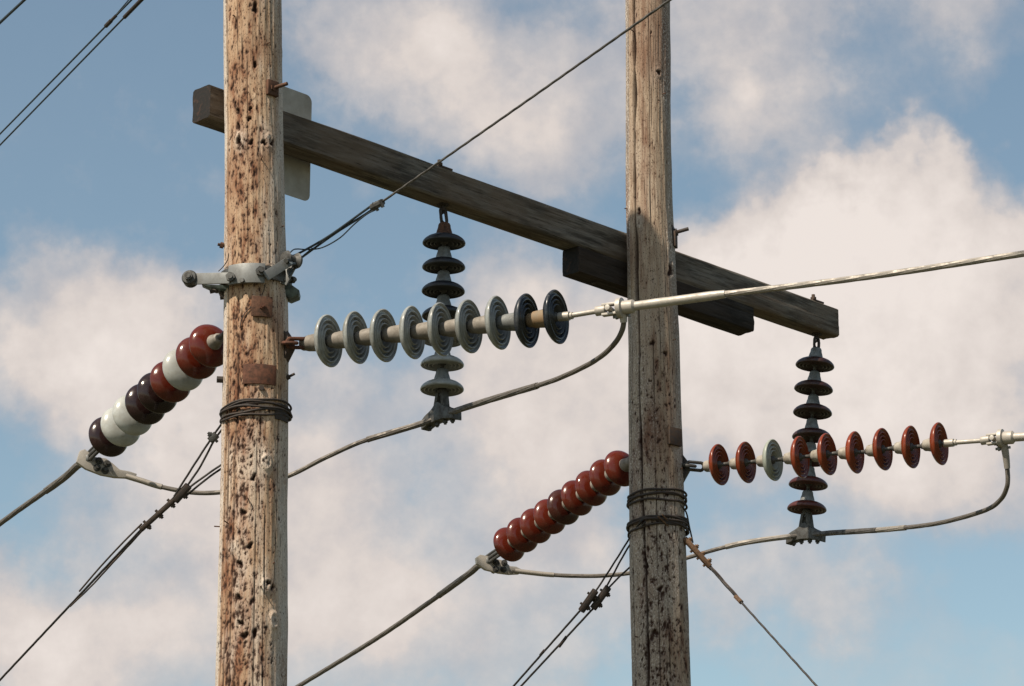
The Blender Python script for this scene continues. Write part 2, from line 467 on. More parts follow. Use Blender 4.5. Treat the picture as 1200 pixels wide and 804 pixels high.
# pole 1's own top: tall enough that its shadow falls on pole 2 below the row where the photograph goes dim
z_sh = pole_z(1, 300)
sep = (Vector(P2AX.xy) - Vector(P1AX.xy)).length
Z1TOP = z_sh + sep * math.tan(R(SUN_EL)); Z2TOP = Z1TOP + .25
z1a, z1b = pole_z(0, 830), pole_z(0, -20); z2a, z2b = pole_z(1, 830), pole_z(1, -20)

h1 = rand_holes(1500, 3, -.32, .36, z1a, z1b, .0018, .0070)
h1 += rand_holes(520, 9, -.45, .30, z1a, z1a + 1.7, .002, .0085)
h1 += rand_holes(420, 5, .45, .35, z1a, z1b, .0018, .0055)
for (px, py, s) in ((302, 9, .014), (302, 76, .008), (281, 130, .008), (296, 127, .007), (282, 148, .009), (312, 167, .010), (321, 168, .010), (283, 167, .012), (297, 167, .009), (295, 139, .008),
                    (300, 560, .009), (288, 600, .010), (296, 640, .010), (283, 700, .010), (290, 745, .012), (302, 742, .010), (284, 660, .010), (322, 688, .008), (317, 683, .008), (286, 730, .01)):
    p, n = pole_surf(0, px, py); h1.append((math.atan2(n.x, -n.y), p.z, s, s * 1.35, .016))
def th_of(i, px, py): p, n = pole_surf(i, px, py); return math.atan2(n.x, -n.y)
c1 = [(-1.03, 0, Z1TOP, .0042, .020, .012), (-.10, z1a + 2.4, z1b - .4, .0016, .006, .03), (-.55, z1a, z1a + 1.7, .003, .012, .035),
      (-.80, z1a - .2, z1a + 1.5, .003, .012, .03), (.42, z1a, z1a + .9, .0014, .005, .025), (.75, z1a+.5, z1a + 2, .0014, .005, .03), (.15, z1a, z1a + 1.2, .002, .008, .03),
      (-.45, z1b - .8, z1b, .0016, .006, .03)]
rg = random.Random(11)
for k in range(26):
    a = rg.uniform(-1.4, 1.4); z = rg.uniform(z1a, z1b); c1.append((a, z, z + rg.uniform(.12, .6), rg.uniform(.0006, .0013), rg.uniform(.003, .006), .02))
k1 = []
for (px, py, w, amp) in ((315, 542, .028, .012), (314, 686, .024, .010), (323, 727, .030, .012), (284, 165, .030, .008), (318, 165, .028, .007), (276, 640, .022, .006), (330, 62, .02, .004)):
    p, n = pole_surf(0, px, py); k1.append((math.atan2(n.x, -n.y), p.z, w, w * 1.6, amp))
pole1 = make_pole(0, 'pole_shaft', M['pole_a'], 'thick pale wooden pole full of woodpecker holes, carrying the steel bracket', Z1TOP, h1, c1, k1, 21, .62)

h2 = rand_holes(520, 13, -.15, .55, z2a, z2a + 1.75, .002, .0065) + rand_holes(260, 14, .1, .6, z2a + 1.2, z2b, .0016, .0045) + rand_holes(420, 15, .1, .6, z2a - .1, z2a + 1.0, .0025, .0075)
for (px, py, s) in ((771, 85, .010), (763, 402, .010), (779, 414, .009), (762, 38, .004), (766, 741, .012), (772, 690, .01), (757, 663, .007), (784, 318, .016), (748, 248, .010)):
    p, n = pole_surf(1, px, py); h2.append((math.atan2(n.x, -n.y), p.z, s, s * 1.4, .014))
zm = pole_z(1, 330)
c2 = [(-.72, zm - .2, Z2TOP, .0065, .040, .018), (-.62, 0, zm + .3, .0050, .022, .035), (-.08, z2a, zm - .3, .0016, .006, .02), (.25, z2a, z2a + .9, .0016, .006, .03), (-1.15, z2a, z2b, .0025, .009, .03), (.62, z2a + .8, z2a + 1.6, .0012, .005, .02),
      (.0, zm + .2, z2b-.2, .0009, .004, .015), (.22, zm - .5, zm+.5, .0010, .004, .015)]
for k in range(24):
    a = rg.uniform(-1.4, 1.4); z = rg.uniform(z2a, z2b); c2.append((a, z, z + rg.uniform(.12, .6), rg.uniform(.0006, .0013), rg.uniform(.003, .006), .02))
k2 = []
for (px, py, w, amp) in ((771, 85, .020, .005), (742, 462, .022, .010), (787, 318, .03, .008), (748, 262, .02, .008), (784, 290, .02, .004)):
    p, n = pole_surf(1, px, py); k2.append((math.atan2(n.x, -n.y), p.z, w, w * 1.9, amp))
pole2 = make_pole(1, 'pole_shaft', M['pole_b'], 'slimmer darker wooden pole with the short brace timber behind it', Z2TOP, h2, c2, k2, 31, .45, zm + .1)

# hardware fixed to the poles
def plate_on(i, px, py, w, h, m, name, parent, t=.008, bolt=None, bm_=None, curved=False, out=.002):
    p, n = pole_surf(i, px, py); z = Vector((0, 0, 1)); s = n.cross(z)
    mb = MB()
    if curved:
        c = pc(i, p.z); r = pr(i, p.z) + out; a0 = math.atan2(n.x, -n.y); da = w / 2 / r; K = 12; vs = []
        for k in range(K + 1):
            a = a0 - da + 2 * da * k / K
            for (rr, zz) in ((r, -h / 2), (r + t, -h / 2), (r + t, h / 2), (r, h / 2)):
                vs.append((c.x + math.sin(a) * rr, c.y - math.cos(a) * rr, p.z + zz))
        fs = [(0, 1, 2, 3), (K * 4, K * 4 + 3, K * 4 + 2, K * 4 + 1)]
        for k in range(K):
            for j in range(4): fs.append((k * 4 + j, k * 4 + (j + 1) % 4, k * 4 + 4 + (j + 1) % 4, k * 4 + 4 + j))
        mb.add(vs, fs)
    else: mb.box(p + n * (t / 2 + .001), w, t + .010, h, s, n, z)
    o = mb.build(name, m, parent, bevel=.0015)
    if bolt:
        b = MB(); b.cyl(p + n * (t - .004), p + n * (t + .016), .015, 6); b.cyl(p + n * t, p + n * (t + bolt), .008, 12)
        b.build('bolt', bm_ or m, o)
    return o
def side_bolt(i, px, py, d, ln, rr, m, parent, washer=.03):
    z = pole_z(i, py); c = pc(i, z); d = Vector(d).normalized(); r = pr(i, z)
    b = MB(); s = c + d * (r - .01); b.cyl(s, s + d * (ln + .01), rr, 10)
    b.cyl(s + d * .018, s + d * .034, rr * 2, 6)
    if washer: b.box(s + d * .008, .012, washer * 2, washer * 2, d, d.cross(Vector((0, 0, 1))), Vector((0, 0, 1)))
    return b.build('through_bolt', m, parent)

plate_on(0, 320, 104, .062, .072, M['rust'], 'washer_plate', pole1, .010)
pp, nn = pole_surf(0, 320, 104)
MB().cyl(pp, pp + Vector((.9, -.45, .12)).normalized() * .085, .009, 12).cyl(pp + nn * .006, pp + nn * .022, .017, 6).build('through_bolt', M['rust'], pole1)
plate_on(0, 309.5, 360, .092, .095, M['rust'], 'washer_plate', pole1, .009, .022, M['rust_bright'], curved=True, out=.008)
plate_on(0, 307.5, 438.5, .150, .092, M['rust_bright'], 'rusty_band', pole1, .006, curved=True)
p, n = pole_surf(0, 309, 455); MB().cyl(p - n * .01, p + n * .012, .012, 8).build('through_bolt', M['iron'], pole1)
side_bolt(0, 341, 461, (1, -.25, .45), .05, .006, M['iron'], pole1, 0)
side_bolt(0, 264, 298, (-1, -.25, .2), .035, .007, M['rust'], pole1, 0)
p, n = pole_surf(0, 262.5, 445); MB().cyl(p - n * .01, p + n * .03, .015, 10).build('through_bolt', M['iron'], pole1)
p, n = pole_surf(0, 292, 315)
side_bolt(1, 792, 281, (1, -.25, .22), .085, .010, M['iron'], pole2, .036)
plate_on(1, 788.5, 512, .085, .092, M['dark_plate'], 'washer_plate', pole2, .010)
plate_on(1, 789, 281, .05, .085, M['dark_plate'], 'washer_plate', pole2, .010)

rgn = random.Random(5)
for i, rt_, zz0, zz1, n_ in ((0, pole1, z1a, z1b, 9), (1, pole2, z2a, z2b, 7)):
    for k in range(n_):
        a = rgn.uniform(-1.3, 1.3); z = rgn.uniform(zz0 + .1, zz1 - .1); nn_ = Vector((math.sin(a), -math.cos(a), 0)); c_ = pc(i, z) + nn_ * pr(i, z)
        up_ = Vector((0, 0, rgn.uniform(-.2, .5)))
        MB().cyl(c_ - nn_ * .01, c_ + (nn_ + up_).normalized() * rgn.uniform(.010, .028), .0028, 6).build('nail', M['rust'], rt_)

# ------------------------------------------------------------------ cross-arm and brace
def timber(name, m, o3, L, H, D, seed, bev=.012, amp=.0022, sag=0):
    """beam with its own x axis along the grain; origin at the middle of its left end"""
    rng = np.random.default_rng(seed); nx = int(L / .012)
    prof = []
    def seg(a, b, k):
        for j in range(k): prof.append((a[0] + (b[0] - a[0]) * j / k, a[1] + (b[1] - a[1]) * j / k))
    y, z = D / 2, H / 2
    c = [(-y + bev, -z), (y - bev, -z), (y, -z + bev), (y, z - bev), (y - bev, z), (-y + bev, z), (-y, z - bev), (-y, -z + bev)]
    for k in range(8): seg(c[k], c[(k + 1) % 8], (10, 3, 14, 3, 10, 3, 14, 3)[k])
    NP = len(prof)
    dn = grid_noise(rng, 22, L / .5, NP, nx + 1, octaves=3) * amp + grid_noise(rng, 5, L / 1.2, NP, nx + 1, octaves=2) * amp * 1.2
    # seasoning checks along the grain
    for _ in range(int(L * 4)):
        k = rng.integers(0, NP); a = rng.integers(0, nx); b = min(nx, a + int(rng.uniform(.2, 1.0) / .012))
        dn[a:b, k] -= rng.uniform(.003, .007)
    vs = []; fs = []
    for i in range(nx + 1):
        x = L * i / nx
        for k, (py, pz) in enumerate(prof):
            q = math.hypot(py, pz); s = 1 + dn[i, k] / q
            vs.append((x, py * s, pz * s - sag * 4 * (x / L) * (1 - x / L)))
    for i in range(nx):
        for k in range(NP): fs.append((i * NP + k, i * NP + (k + 1) % NP, (i + 1) * NP + (k + 1) % NP, (i + 1) * NP + k))
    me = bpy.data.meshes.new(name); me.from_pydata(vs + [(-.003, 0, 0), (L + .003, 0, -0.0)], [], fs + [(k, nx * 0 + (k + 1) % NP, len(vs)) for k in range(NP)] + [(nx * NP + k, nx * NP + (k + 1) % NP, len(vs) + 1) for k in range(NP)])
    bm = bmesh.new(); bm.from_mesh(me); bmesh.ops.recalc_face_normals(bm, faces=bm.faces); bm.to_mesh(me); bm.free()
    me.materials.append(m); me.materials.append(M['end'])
    nq = len(fs)
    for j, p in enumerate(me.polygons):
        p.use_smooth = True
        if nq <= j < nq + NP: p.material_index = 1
    me.set_sharp_from_angle(angle=R(50))
    o = bpy.data.objects.new(name, me); COL.objects.link(o)
    return o
arm = empty('crossarm', A0 + ad * ARM_L / 2 - an * ARM_D / 2 - Vector((0, 0, ARM_H / 2)), 'long square timber crossarm bolted behind both poles', 'crossarm')
def along(o, p, parent):
    o.parent = parent; o.rotation_euler = (0, 0, math.atan2(ad.y, ad.x)); o.location = Vector(p) - wloc(parent)
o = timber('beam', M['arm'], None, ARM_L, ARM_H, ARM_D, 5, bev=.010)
p = A0 - an * (ARM_D / 2); p.z = ARM_Z; along(o, p, arm)
B0 = arm_at(679, 0, ARM_Z - ARM_H); B1 = arm_at(884, 0, ARM_Z - ARM_H); BL = (B1 - B0).length; BH = .142; BD = .118
brace = empty('brace_timber', (B0 + B1) / 2, 'short dark timber block tucked under the crossarm behind the right pole', 'timber block')
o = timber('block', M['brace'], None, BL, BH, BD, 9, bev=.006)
p = B0 - an * (BD / 2 + .004); p.z = A0.z - ARM_H - BH / 2 - .002; along(o, p, brace)
# bolt heads and straps on the arm's upper edge
def top_fix(px, name='strap'):
    q = arm_at(px, 0, A0.z)
    b = MB(); b.box(q - an * .035 + Vector((0, 0, .005)), .10, .05, .010, ad, an, Vector((0, 0, 1)))
    b.cyl(q - an * .02 - ad * .035 + Vector((0, 0, .0)), q - an * .02 - ad * .035 + Vector((0, 0, .038)), .010, 8)
    b.cyl(q - an * .02 - ad * .035 + Vector((0, 0, .008)), q - an * .02 - ad * .035 + Vector((0, 0, .022)), .017, 6)
    b.build(name, M['dark_plate'], arm, bevel=.001)
top_fix(524, 'strap'); top_fix(961, 'strap')
q = arm_at(706, 0, ARM_Z - ARM_H / 2 - BH)
MB().cyl(q - an * .06 + Vector((0, 0, .03)), q - an * .06 - Vector((0, 0, .012)), .012, 8).build('bolt', M['iron'], brace)

# sign plate on the arm's back
bk = A0 - an * (ARM_D + .035); nb = an
T = hit(300, 94, bk, nb); 
def sp(px, py): return hit(px, py, bk, nb)
tr = sp(362.5, 112); br = sp(366, 238); tl = sp(290, 84); bl = sp(290, 210)
wv = ad; hv = Vector((0, 0, 1))
W_ = (tr - tl).dot(ad); x0 = (tl - bk).dot(ad); x1 = ((tr - bk).dot(ad) + (br - bk).dot(ad)) / 2; zt = tr.z; zb = br.z; rc = .035
ol = []
for (cx, cz, a0) in ((x1 - rc, zt - rc, 0), (x0 + rc, zt - rc, 90), (x0 + rc, zb + rc, 180), (x1 - rc, zb + rc, 270)):
    for k in range(7):
        a = R(a0 + 15 * k); ol.append(Vector((bk.x, bk.y, 0)) + ad * (cx + rc * math.cos(a)) + Vector((0, 0, cz + rc * math.sin(a))))
sg = empty('sign_plate', Vector((bk.x, bk.y, zb)) + ad * (x0 + x1) / 2, 'blank pale plate with rounded corners behind the left pole', 'sign plate')
MB().prism(ol, -an * .004).build('plate', M['sign'], sg)
for zz in (.06, -.06):
    q = Vector((bk.x, bk.y, 0)) + ad * ((x0 + x1) / 2 - .02) + Vector((0, 0, ARM_Z + zz)); MB().cyl(q - an * .006, q + an * .036, .006, 8).build('bolt', M['iron'], sg)

# ------------------------------------------------------------------ insulator strings
def shed_profile(rad, deep=1.0):
    k = rad / .127
    pr_ = [(.040, .046), (.050, .047), (.064, .050), (.082, .056), (.099, .066), (.113, .079), (.122, .092), (.1265, .104), (.1265, .112), (.1225, .117), (.118, .113),
           (.1155, .104), (.110, .100), (.1055, .104), (.104, .115), (.100, .117), (.0965, .113), (.095, .096), (.089, .092), (.0835, .096), (.082, .115), (.078, .118), (.0745, .114), (.073, .092), (.067, .087), (.0615, .092),
           (.060, .114), (.056, .117), (.0525, .112), (.051, .086), (.044, .080), (.034, .079), (.020, .080)]
    cut = .0065 if deep < .84 else 0
    return [(r * k, .046 + (z - .046) * k * deep - (cut * k if i > 12 and z < .1 else 0)) for i, (r, z) in enumerate(pr_)]
def cap_profile(sp_, rad, k=1.0, start=None):
    z0 = -.012 if start is None else start
    return [(.008, z0), (.020 * k, z0), (.027 * k, z0 + .004), (.031 * k, z0 + .012), (.032 * k, z0 + .024), (.037 * k, z0 + .040), (.043 * k, .045), (.045 * k, .052), (.040 * k, .056)]
MESHCACHE = {}
def disc_meshes(kind, rad, sp_, capk, capstart, deep):
    key = (kind, rad, sp_, capk, capstart, deep)
    if key in MESHCACHE: return MESHCACHE[key]
    out = []
    for nm, prof, seg in (('disc', shed_profile(rad, deep), 56), ('cap', cap_profile(sp_, rad, capk, capstart), 28),
                          ('pin', [(.004, .074), (.022, .076), (.020, .086), (.0095, .092), (.0095, sp_ - .018), (.015, sp_ - .014), (.015, sp_ - .004), (.005, sp_ - .002)], 16)):
        mb = MB().lathe(prof, seg)
        me = bpy.data.meshes.new(nm); me.from_pydata(mb.v, [], mb.f)
        bm = bmesh.new(); bm.from_mesh(me); bmesh.ops.recalc_face_normals(bm, faces=bm.faces); bm.to_mesh(me); bm.free()
        for p in me.polygons: p.use_smooth = True
        me.set_sharp_from_angle(angle=R(60)); out.append(me)
    MESHCACHE[key] = out
    return out
REF = .095                        # the shed's rim sits here along the unit's axis
def string(label, A, B, rad, cols, caps, capk=1.0, capstart=None, deep=1.0, name='insulator_string', jit=2.0, group=None):
    """A, B: 3D middles of the first and last discs' rims"""
    n = len(cols); ax = (B - A).normalized(); sp_ = (B - A).length / (n - 1)
    k = rad / .127; ref = (.046 + (REF - .046) * k * deep)
    start = A - ax * ref
    root = empty(name, start, label, 'insulator string', group)
    rot = ax.to_track_quat('Z', 'Y')
    rg = random.Random(int(A.x * 1000))
    for j in range(n):
        meshes = disc_meshes(cols[j], rad, round(sp_, 4), capk, capstart, deep)
        loc = ax * (sp_ * j)
        d = None
        for nm, me, m in zip(('disc', 'cap', 'pin'), meshes, (M[cols[j]], M[caps[j]], M['galv_dark'])):
            me2 = me.copy() if len(me.materials) else me
            me2.materials.clear(); me2.materials.append(m)
            o = bpy.data.objects.new(nm, me2); COL.objects.link(o)
            if nm == 'disc':
                o.parent = root; o.location = loc; o.rotation_mode = 'QUATERNION'
                from mathutils import Euler
                o.rotation_quaternion = rot @ Euler((R(rg.uniform(-jit, jit)), R(rg.uniform(-jit, jit)), rg.uniform(0, 6))).to_quaternion(); d = o
            else: o.parent = d
    return root, start, start + ax * sp_ * n, ax, sp_

def far_or_near(px, py, A, L, near):
    """point seen at (px,py) lying L from A, on the near or far side"""
    best = None; r = ray(px, py); o = CAM - A
    a = r.dot(r); b = 2 * r.dot(o); c = o.dot(o) - L * L; disc = b * b - 4 * a * c
    disc = max(disc, 0); t = (-b + (-1 if near else 1) * math.sqrt(disc)) / (2 * a)
    return CAM + r * t

d1 = lambda py: proj(pc(0, pole_z(0, py)))[2]
d2 = lambda py: proj(pc(1, pole_z(1, py)))[2]

# pole 1, span to the right
A = P(384, 400, d1(400) - .06); B = far_or_near(651, 372, A, 8 * .1395, True)
sR1 = string('near horizontal string of seven pale grey discs and two navy ones', A, B, .1205,
             ['por_gray'] * 7 + ['por_navy'] * 2, ['cap_beige'] * 5 + ['cap_beige', 'cap_beige', 'cap_gray', 'cap_orange'], 1.0, -.058, .70)
# pole 1, span to the left, away
A = P(247, 405, d1(405) + .22); B = far_or_near(128.5, 511, A, 8 * .146, False)
sL1 = string('string of mixed red, white and black discs left of the near pole', A, B, .1055,
             ['por_brown', 'por_brown', 'por_white', 'por_brown', 'por_dark', 'por_dark', 'por_white', 'por_white', 'por_dark'], ['cap_beige'] * 9, .86, None, .90)
# pole 2, span to the right
A = P(842.5, 545.2, d2(545) - .05); B = far_or_near(1100.3, 520.4, A, 8 * .1490, True)
sR2 = string('horizontal string of red brown discs, the third one pale green grey', A, B, .108,
             ['por_orange', 'por_orange', 'por_sage'] + ['por_orange'] * 6, ['cap_pale'] * 9, .95, -.006, .74)
A = P(728.5, 548, d2(548) + .20); B = far_or_near(598, 637, A, 8 * .146, False)
sL2 = string('slanting string of glossy red brown discs left of the far pole', A, B, .1015,
             ['por_brown'] * 4 + ['por_choc'] + ['por_brown'] * 4, ['cap_beige'] * 9, .86, None, .90)
# suspension strings under the arm
q = arm_at(519, -ARM_D / 2, A0.z - ARM_H); A = Vector((hit(520.5, 283, q, Vector((0, 1, 0))))); B = hit(518, 454.5, q, Vector((0, 1, 0)))
sS1 = string('hanging string with black upper discs and pale grey lower ones', A, B, .108,
             ['por_black'] * 4 + ['por_gray'] * 3, ['rust'] + ['cap_gray'] * 3 + ['cap_beige'] + ['cap_gray'] * 2, 1.0, -.018, .80)
q1 = q
q = arm_at(957, -ARM_D / 2, A0.z - ARM_H); A = hit(955.5, 427, q, Vector((0, 1, 0))); B = hit(945.5, 595, q, Vector((0, 1, 0)))
sS2 = string('hanging string of seven dull maroon discs below the arm end', A, B, .1105,
             ['por_umber'] * 4 + ['por_maroon'] * 3, ['cap_gray'] * 7, 1.0, -.018, .80)
q2 = q

Zv = Vector((0, 0, 1))
def link_ring(mb, a, b, w, r, side):
    """elongated ring (chain link) between a and b"""
    a = Vector(a); b = Vector(b); X = (b - a).normalized(); Y = (Vector(side) - X * X.dot(Vector(side))).normalized()
    c = (a + b) / 2; h = (b - a).length / 2 - w; pts = []
    for k in range(24):
        t = 2 * math.pi * k / 24
        pts.append(c + X * (h * (1 if math.cos(t) > 0 else -1) + w * math.cos(t)) + Y * w * math.sin(t))
    mb.tube(pts, r, 8, closed=True)
# hangers between the arm and the suspension strings
for q, s in ((q1, sS1), (q2, sS2)):
    root, st, en, ax, sp_ = s
    top = q + Vector((0, 0, .02)); b0 = st - ax * .012
    MB().cyl(top, q - Zv * .035, .011, 10).cyl(q + Zv * .002, q - Zv * .010, .03, 8).build('eye_bolt', M['iron'], root)
    mb = MB(); link_ring(mb, q - Zv * .022, b0 + Zv * .004, .020, .008, ad); link_ring(mb, q - Zv * .045, b0 - Zv * .008, .018, .007, an)
    mb.build('shackle', M['iron'], root)

# eye plates where the horizontal strings leave the poles
def eye_on(i, s, px, py, m, mp):
    root, st, en, ax, sp_ = s
    p, n = pole_surf(i, px, py)
    tgt = st - ax * .02
    MB().prism([p + n * -.01 + Zv * .075, p + n * .028 + Zv * .02, p + n * .028 - Zv * .02, p - n * .01 - Zv * .085], Vector((-n.y, n.x, 0)) * .05).build('eye_plate', mp, root, bevel=.002)
    e = p + n * .03; L = (tgt - e)
    mb = MB(); link_ring(mb, e - L.normalized() * .015, tgt + L.normalized() * .012, .020, .009, Vector((0, -.4, 1))); 
    link_ring(mb, e - L.normalized() * .030, e + L.normalized() * .035, .022, .009, Vector((0, 1, .3)))
    mb.build('shackle', m, root)
eye_on(0, sR1, 334, 403, M['rust_bright'], M['dark_plate'])
eye_on(1, sR2, 800, 546, M['galv_dark'], M['iron'])
for i, s in ((0, sL1), (1, sL2)):
    root, st, en, ax, sp_ = s
    MB().cyl(st - ax * .17, st + ax * .01, .011, 12).build('eye_bolt', M['galv_dark'], root)

# ------------------------------------------------------------------ cables
CB = dict(lobes=9, amp=.14, twist=34)
def cable(mb, pts, r, seg=24, step=None, **kw):
    k = dict(CB); k.update(kw); return mb.tube(pts, r, seg, **k)
def extend(p, d, n, step, sag0, curve):
    """carry a line on from p: horizontal direction d, slope sag0 at p, bending by curve"""
    h = Vector((d.x, d.y, 0)).normalized(); out = []
    for k in range(1, n + 1):
        x = k * step; out.append(p + h * x + Zv * (sag0 * x + .5 * curve * x * x))
    return out

# --- spans to the right: rod, clevis, flange, pressed sleeve, conductor
def right_deadend(s, px_rod, rod_end, fl, sleeve, outp, label, i, r_c, r_s):
    root, st, en, ax, sp_ = s
    hd = Vector((ax.x, ax.y, 0)).normalized()
    V = lambda px, py: PVert(px, py, en, hd)
    a = st + ax * (sp_ * 9 - .045); b = V(*rod_end); c = V(*fl)
    MB().cyl(a, a + ax * .05, .020, 12).cyl(a + ax * .055, a + ax * .065, .016, 12).cyl(a + ax * .04, b, .0115, 12).build('clevis_rod', M['alu'], root)
    mb = MB(); u = (c - b).normalized(); side = Zv
    mb.cyl(b - u * .01, b + u * .035, .022, 12); mb.bar(b + u * .02 + Zv * .022, c + Zv * .022, .03, .010, hd.cross(Zv)); mb.bar(b + u * .02 - Zv * .022, c - Zv * .022, .03, .010, hd.cross(Zv))
    nn_ = hd.cross(Zv); mb.cyl(b + u * .055 - nn_ * .035, b + u * .055 + nn_ * .035, .013, 8)
    mb.build('clevis', M['alu'], root, bevel=.002)
    pl = empty('power_line', c, label, 'power line', 'power lines leaving the poles')
    u2 = (V(*sleeve) - c).normalized()
    mb = MB(); mb.lathe([(.012, -.012), (.045, -.010), (.045, .010), (.03, .014), (r_s * 1.5, .02), (r_s * 1.5, .06), (r_s, .07)], 24, c, u2)
    mb.build('flange', M['alu'], pl)
    e = V(*sleeve)
    MB().tube(spline([c + u2 * .04, c + (e - c) * .25, c + (e - c) * .6, e], .05), lambda t: r_s * (1.0 if t < .97 else .85) * (1.06 if .23 < t < .3 else 1), 20).build('compression_sleeve', M['alu'], pl)
    outs = [V(*o) for o in outp]
    pts = [e - u2 * .03] + outs
    d = outs[-1] - pts[-2] if len(outs) > 1 else outs[0] - e
    hz = math.hypot(d.x, d.y)
    dense = spline(pts, .008)
    far = extend(outs[-1], d, 60, 1.0, d.z / hz, .001)
    mb = MB(); cable(mb, dense, r_c); mb.tube([dense[-1]] + far, r_c * .97, 12); mb.build('conductor', M['alu'] if i == 9 else M['cable_light'], pl)
    return pl, c, hd
M['cable_light'] = metal('conductor_light', (.31, .28, .245), (.25, .225, .195), .55, .3, 25, .2)
pl1, c1_, h1_ = right_deadend(sR1, None, (701, 364.5), (727, 361), (850, 344.5), [(1020, 324), (1215, 295)], 'pale cable crossing in front of the far pole and crossarm', 0, .0138, .020)
pl2, c2_, h2_ = right_deadend(sR2, None, (1152, 516.3), (1173, 513.5), (1290, 506), [(1420, 497), (1600, 484)], 'short cable end leaving the red brown string at the right edge', 1, .0150, .022)

# --- spans to the left: bolted strain clamp and conductor going away
def left_deadend(s, i, eye, body, outp, label, r_c):
    """eye: pin pixel; body: [(px,py)...] outline of the cast clamp; outp: conductor columns"""
    root, st, en, ax, sp_ = s
    hd = Vector((ax.x, ax.y, 0)).normalized()
    V = lambda px, py: PVert(px, py, en, hd)
    e = V(*eye); a = st + ax * (sp_ * 9 - .05)
    mb = MB().cyl(a, e, .012, 12).cyl(a, a + ax * .03, .02, 12)
    link_ring(mb, a + (e - a) * .35, e + (e - a).normalized() * .02, .022, .009, Zv); mb.build('clevis_rod', M['galv_dark'], root)
    pl = empty('power_line', e, label, 'power line', 'power lines leaving the poles')
    k = F / proj(e)[2]
    mb = MB(); nr = hd.cross(Zv)
    d = (V(*outp[0]) - e).normalized()
    q0 = V(*outp[0])
    # quadrant: swept body holding the cable at the turn
    mb.lathe([(.008, -.022), (.026, -.020), (.032, -.010), (.024, 0), (.032, .010), (.026, .020), (.008, .022)], 20, e - Zv * .010, nr)
    mb.build('clamp_body', M['galv'], pl, bevel=.001)
    pts = [e + Vector((0, 0, -.03))] + [V(*o) for o in outp]
    dense = spline(pts, .009); dd = pts[-1] - pts[-2]; hz = math.hypot(dd.x, dd.y)
    mb = MB(); cable(mb, dense, r_c); mb.tube([dense[-1]] + extend(pts[-1], dd, 60, 1.0, dd.z / hz, .0035), r_c * .95, 12)
    mb.build('conductor', M['cable'], pl)
    n = len(dense); sl = dense[2:max(12, int(n * (.42 if i == 0 else .2)))]
    mb = MB(); cable(mb, sl, r_c * 1.28, lobes=10, twist=22); mb.build('armour_wrap', M['cable'], pl)
    return pl, e, hd, V
plL1, eL1, hL1, VL1 = left_deadend(sL1, 0, (103, 536), None, [(92, 545), (75, 560), (45, 581.5), (20, 599), (-10, 621)], 'cable sloping down to the left edge from the mixed red and white string', .0145)
plL2, eL2, hL2, VL2 = left_deadend(sL2, 1, (571, 656), None, [(561, 663), (548, 673.5), (500, 708), (440, 749), (350, 804), (300, 834)], 'cable sloping to the bottom edge from the red brown string', .0145)

def paddle(pl_e, outl, p_end, jr, parent, bolts, dvec, thick=.03):
    """flat bolted terminal: outline in photo columns on a vertical plane through the clamp eye"""
    pts = [hit(x, y, pl_e, Vector((dvec.y, -dvec.x, 0)).normalized()) for x, y in outl]
    nr = Vector((dvec.y, -dvec.x, 0)).normalized()
    if nr.y > 0: nr = -nr
    MB().prism([p - nr * thick / 2 for p in pts], nr * thick).build('terminal', M['alu'], parent, bevel=.004)
    for (x, y) in bolts:
        q = hit(x, y, pl_e, nr); b = MB(); b.cyl(q - nr * (thick / 2 + .02), q + nr * (thick / 2 + .010), .015, 6); b.cyl(q, q + nr * (thick / 2 + .03), .009, 8)
        b.cyl(q + nr * thick / 2, q + nr * (thick / 2 + .004), .019, 12); b.build('bolt', M['galv_dark'], parent)

# --- jumper loops
def jumper(label, pix, r, sleeves, clamp_i, s_sus, pend):
    pts = [P(*q) for q in pix]
    dense = spline(pts, .006)
    root = empty('jumper_cable', pts[clamp_i], label, 'cable', 'slack cables looping below the strings')
    mb = MB(); cable(mb, dense, r); mb.build('conductor', M['cable'], root)
    xs = [proj(q)[0] for q in dense]
    for (xa, xb, k, m, nm) in sleeves:
        seg = [q for q, x in zip(dense, xs) if min(xa, xb) <= x <= max(xa, xb)]
        mb = MB()
        if nm == 'armour_wrap': cable(mb, seg, r * k, lobes=9, twist=20, amp=.16)
        else: mb.tube(seg, r * k, 18)
        mb.build(nm, M[m], root)
    return root, pts, dense
dE1 = proj(c1_)[2]; dS1 = proj(sS1[2])[2]; dL1_ = proj(eL1)[2]
def dep(px, tab): return float(np.interp(px, [t[0] for t in tab], [t[1] for t in tab]))
T1 = [(100, dL1_ - .02), (517, dS1), (650, (dS1 * .35 + dE1 * .65)), (732, dE1)]
J1 = [(728, 364), (730.8, 374), (730, 384), (726, 394), (719, 404), (709, 414), (695, 424), (676, 434), (652, 444.5), (629.5, 452), (582.6, 466), (543, 478.5), (517, 488), (492, 497), (455, 508), (420, 519), (380, 537), (340, 557),
      (300, 571), (258.7, 577), (224, 577), (188.5, 570.4), (164.6, 563), (148, 558)]
root, jp, jd = jumper('long drooping cable under the grey disc string, passing behind the near pole', [(x, y, dep(x, T1)) for x, y in J1], .0118,
    [(430, 502, 1.3, 'cable', 'armour_wrap'), (533, 630, 1.34, 'cable', 'armour_wrap'), (148, 190, 1.22, 'cable_light', 'compression_sleeve')], 12, sS1, None)
jr1 = root
paddle(P(124, 548, dL1_), [(93, 529), (99, 527), (110, 536), (124, 538), (132, 544), (140, 551), (151, 553), (160, 556), (158, 562), (146, 560.5), (134, 560), (118, 557), (100, 550), (89, 542)], None, 0, jr1,
       [(115.5, 541), (113, 549), (125, 544.5), (122.5, 552.5)], Vector((1, .3, 0)))
dE2 = proj(c2_)[2]; dS2 = proj(sS2[2])[2]; dL2_ = proj(eL2)[2]
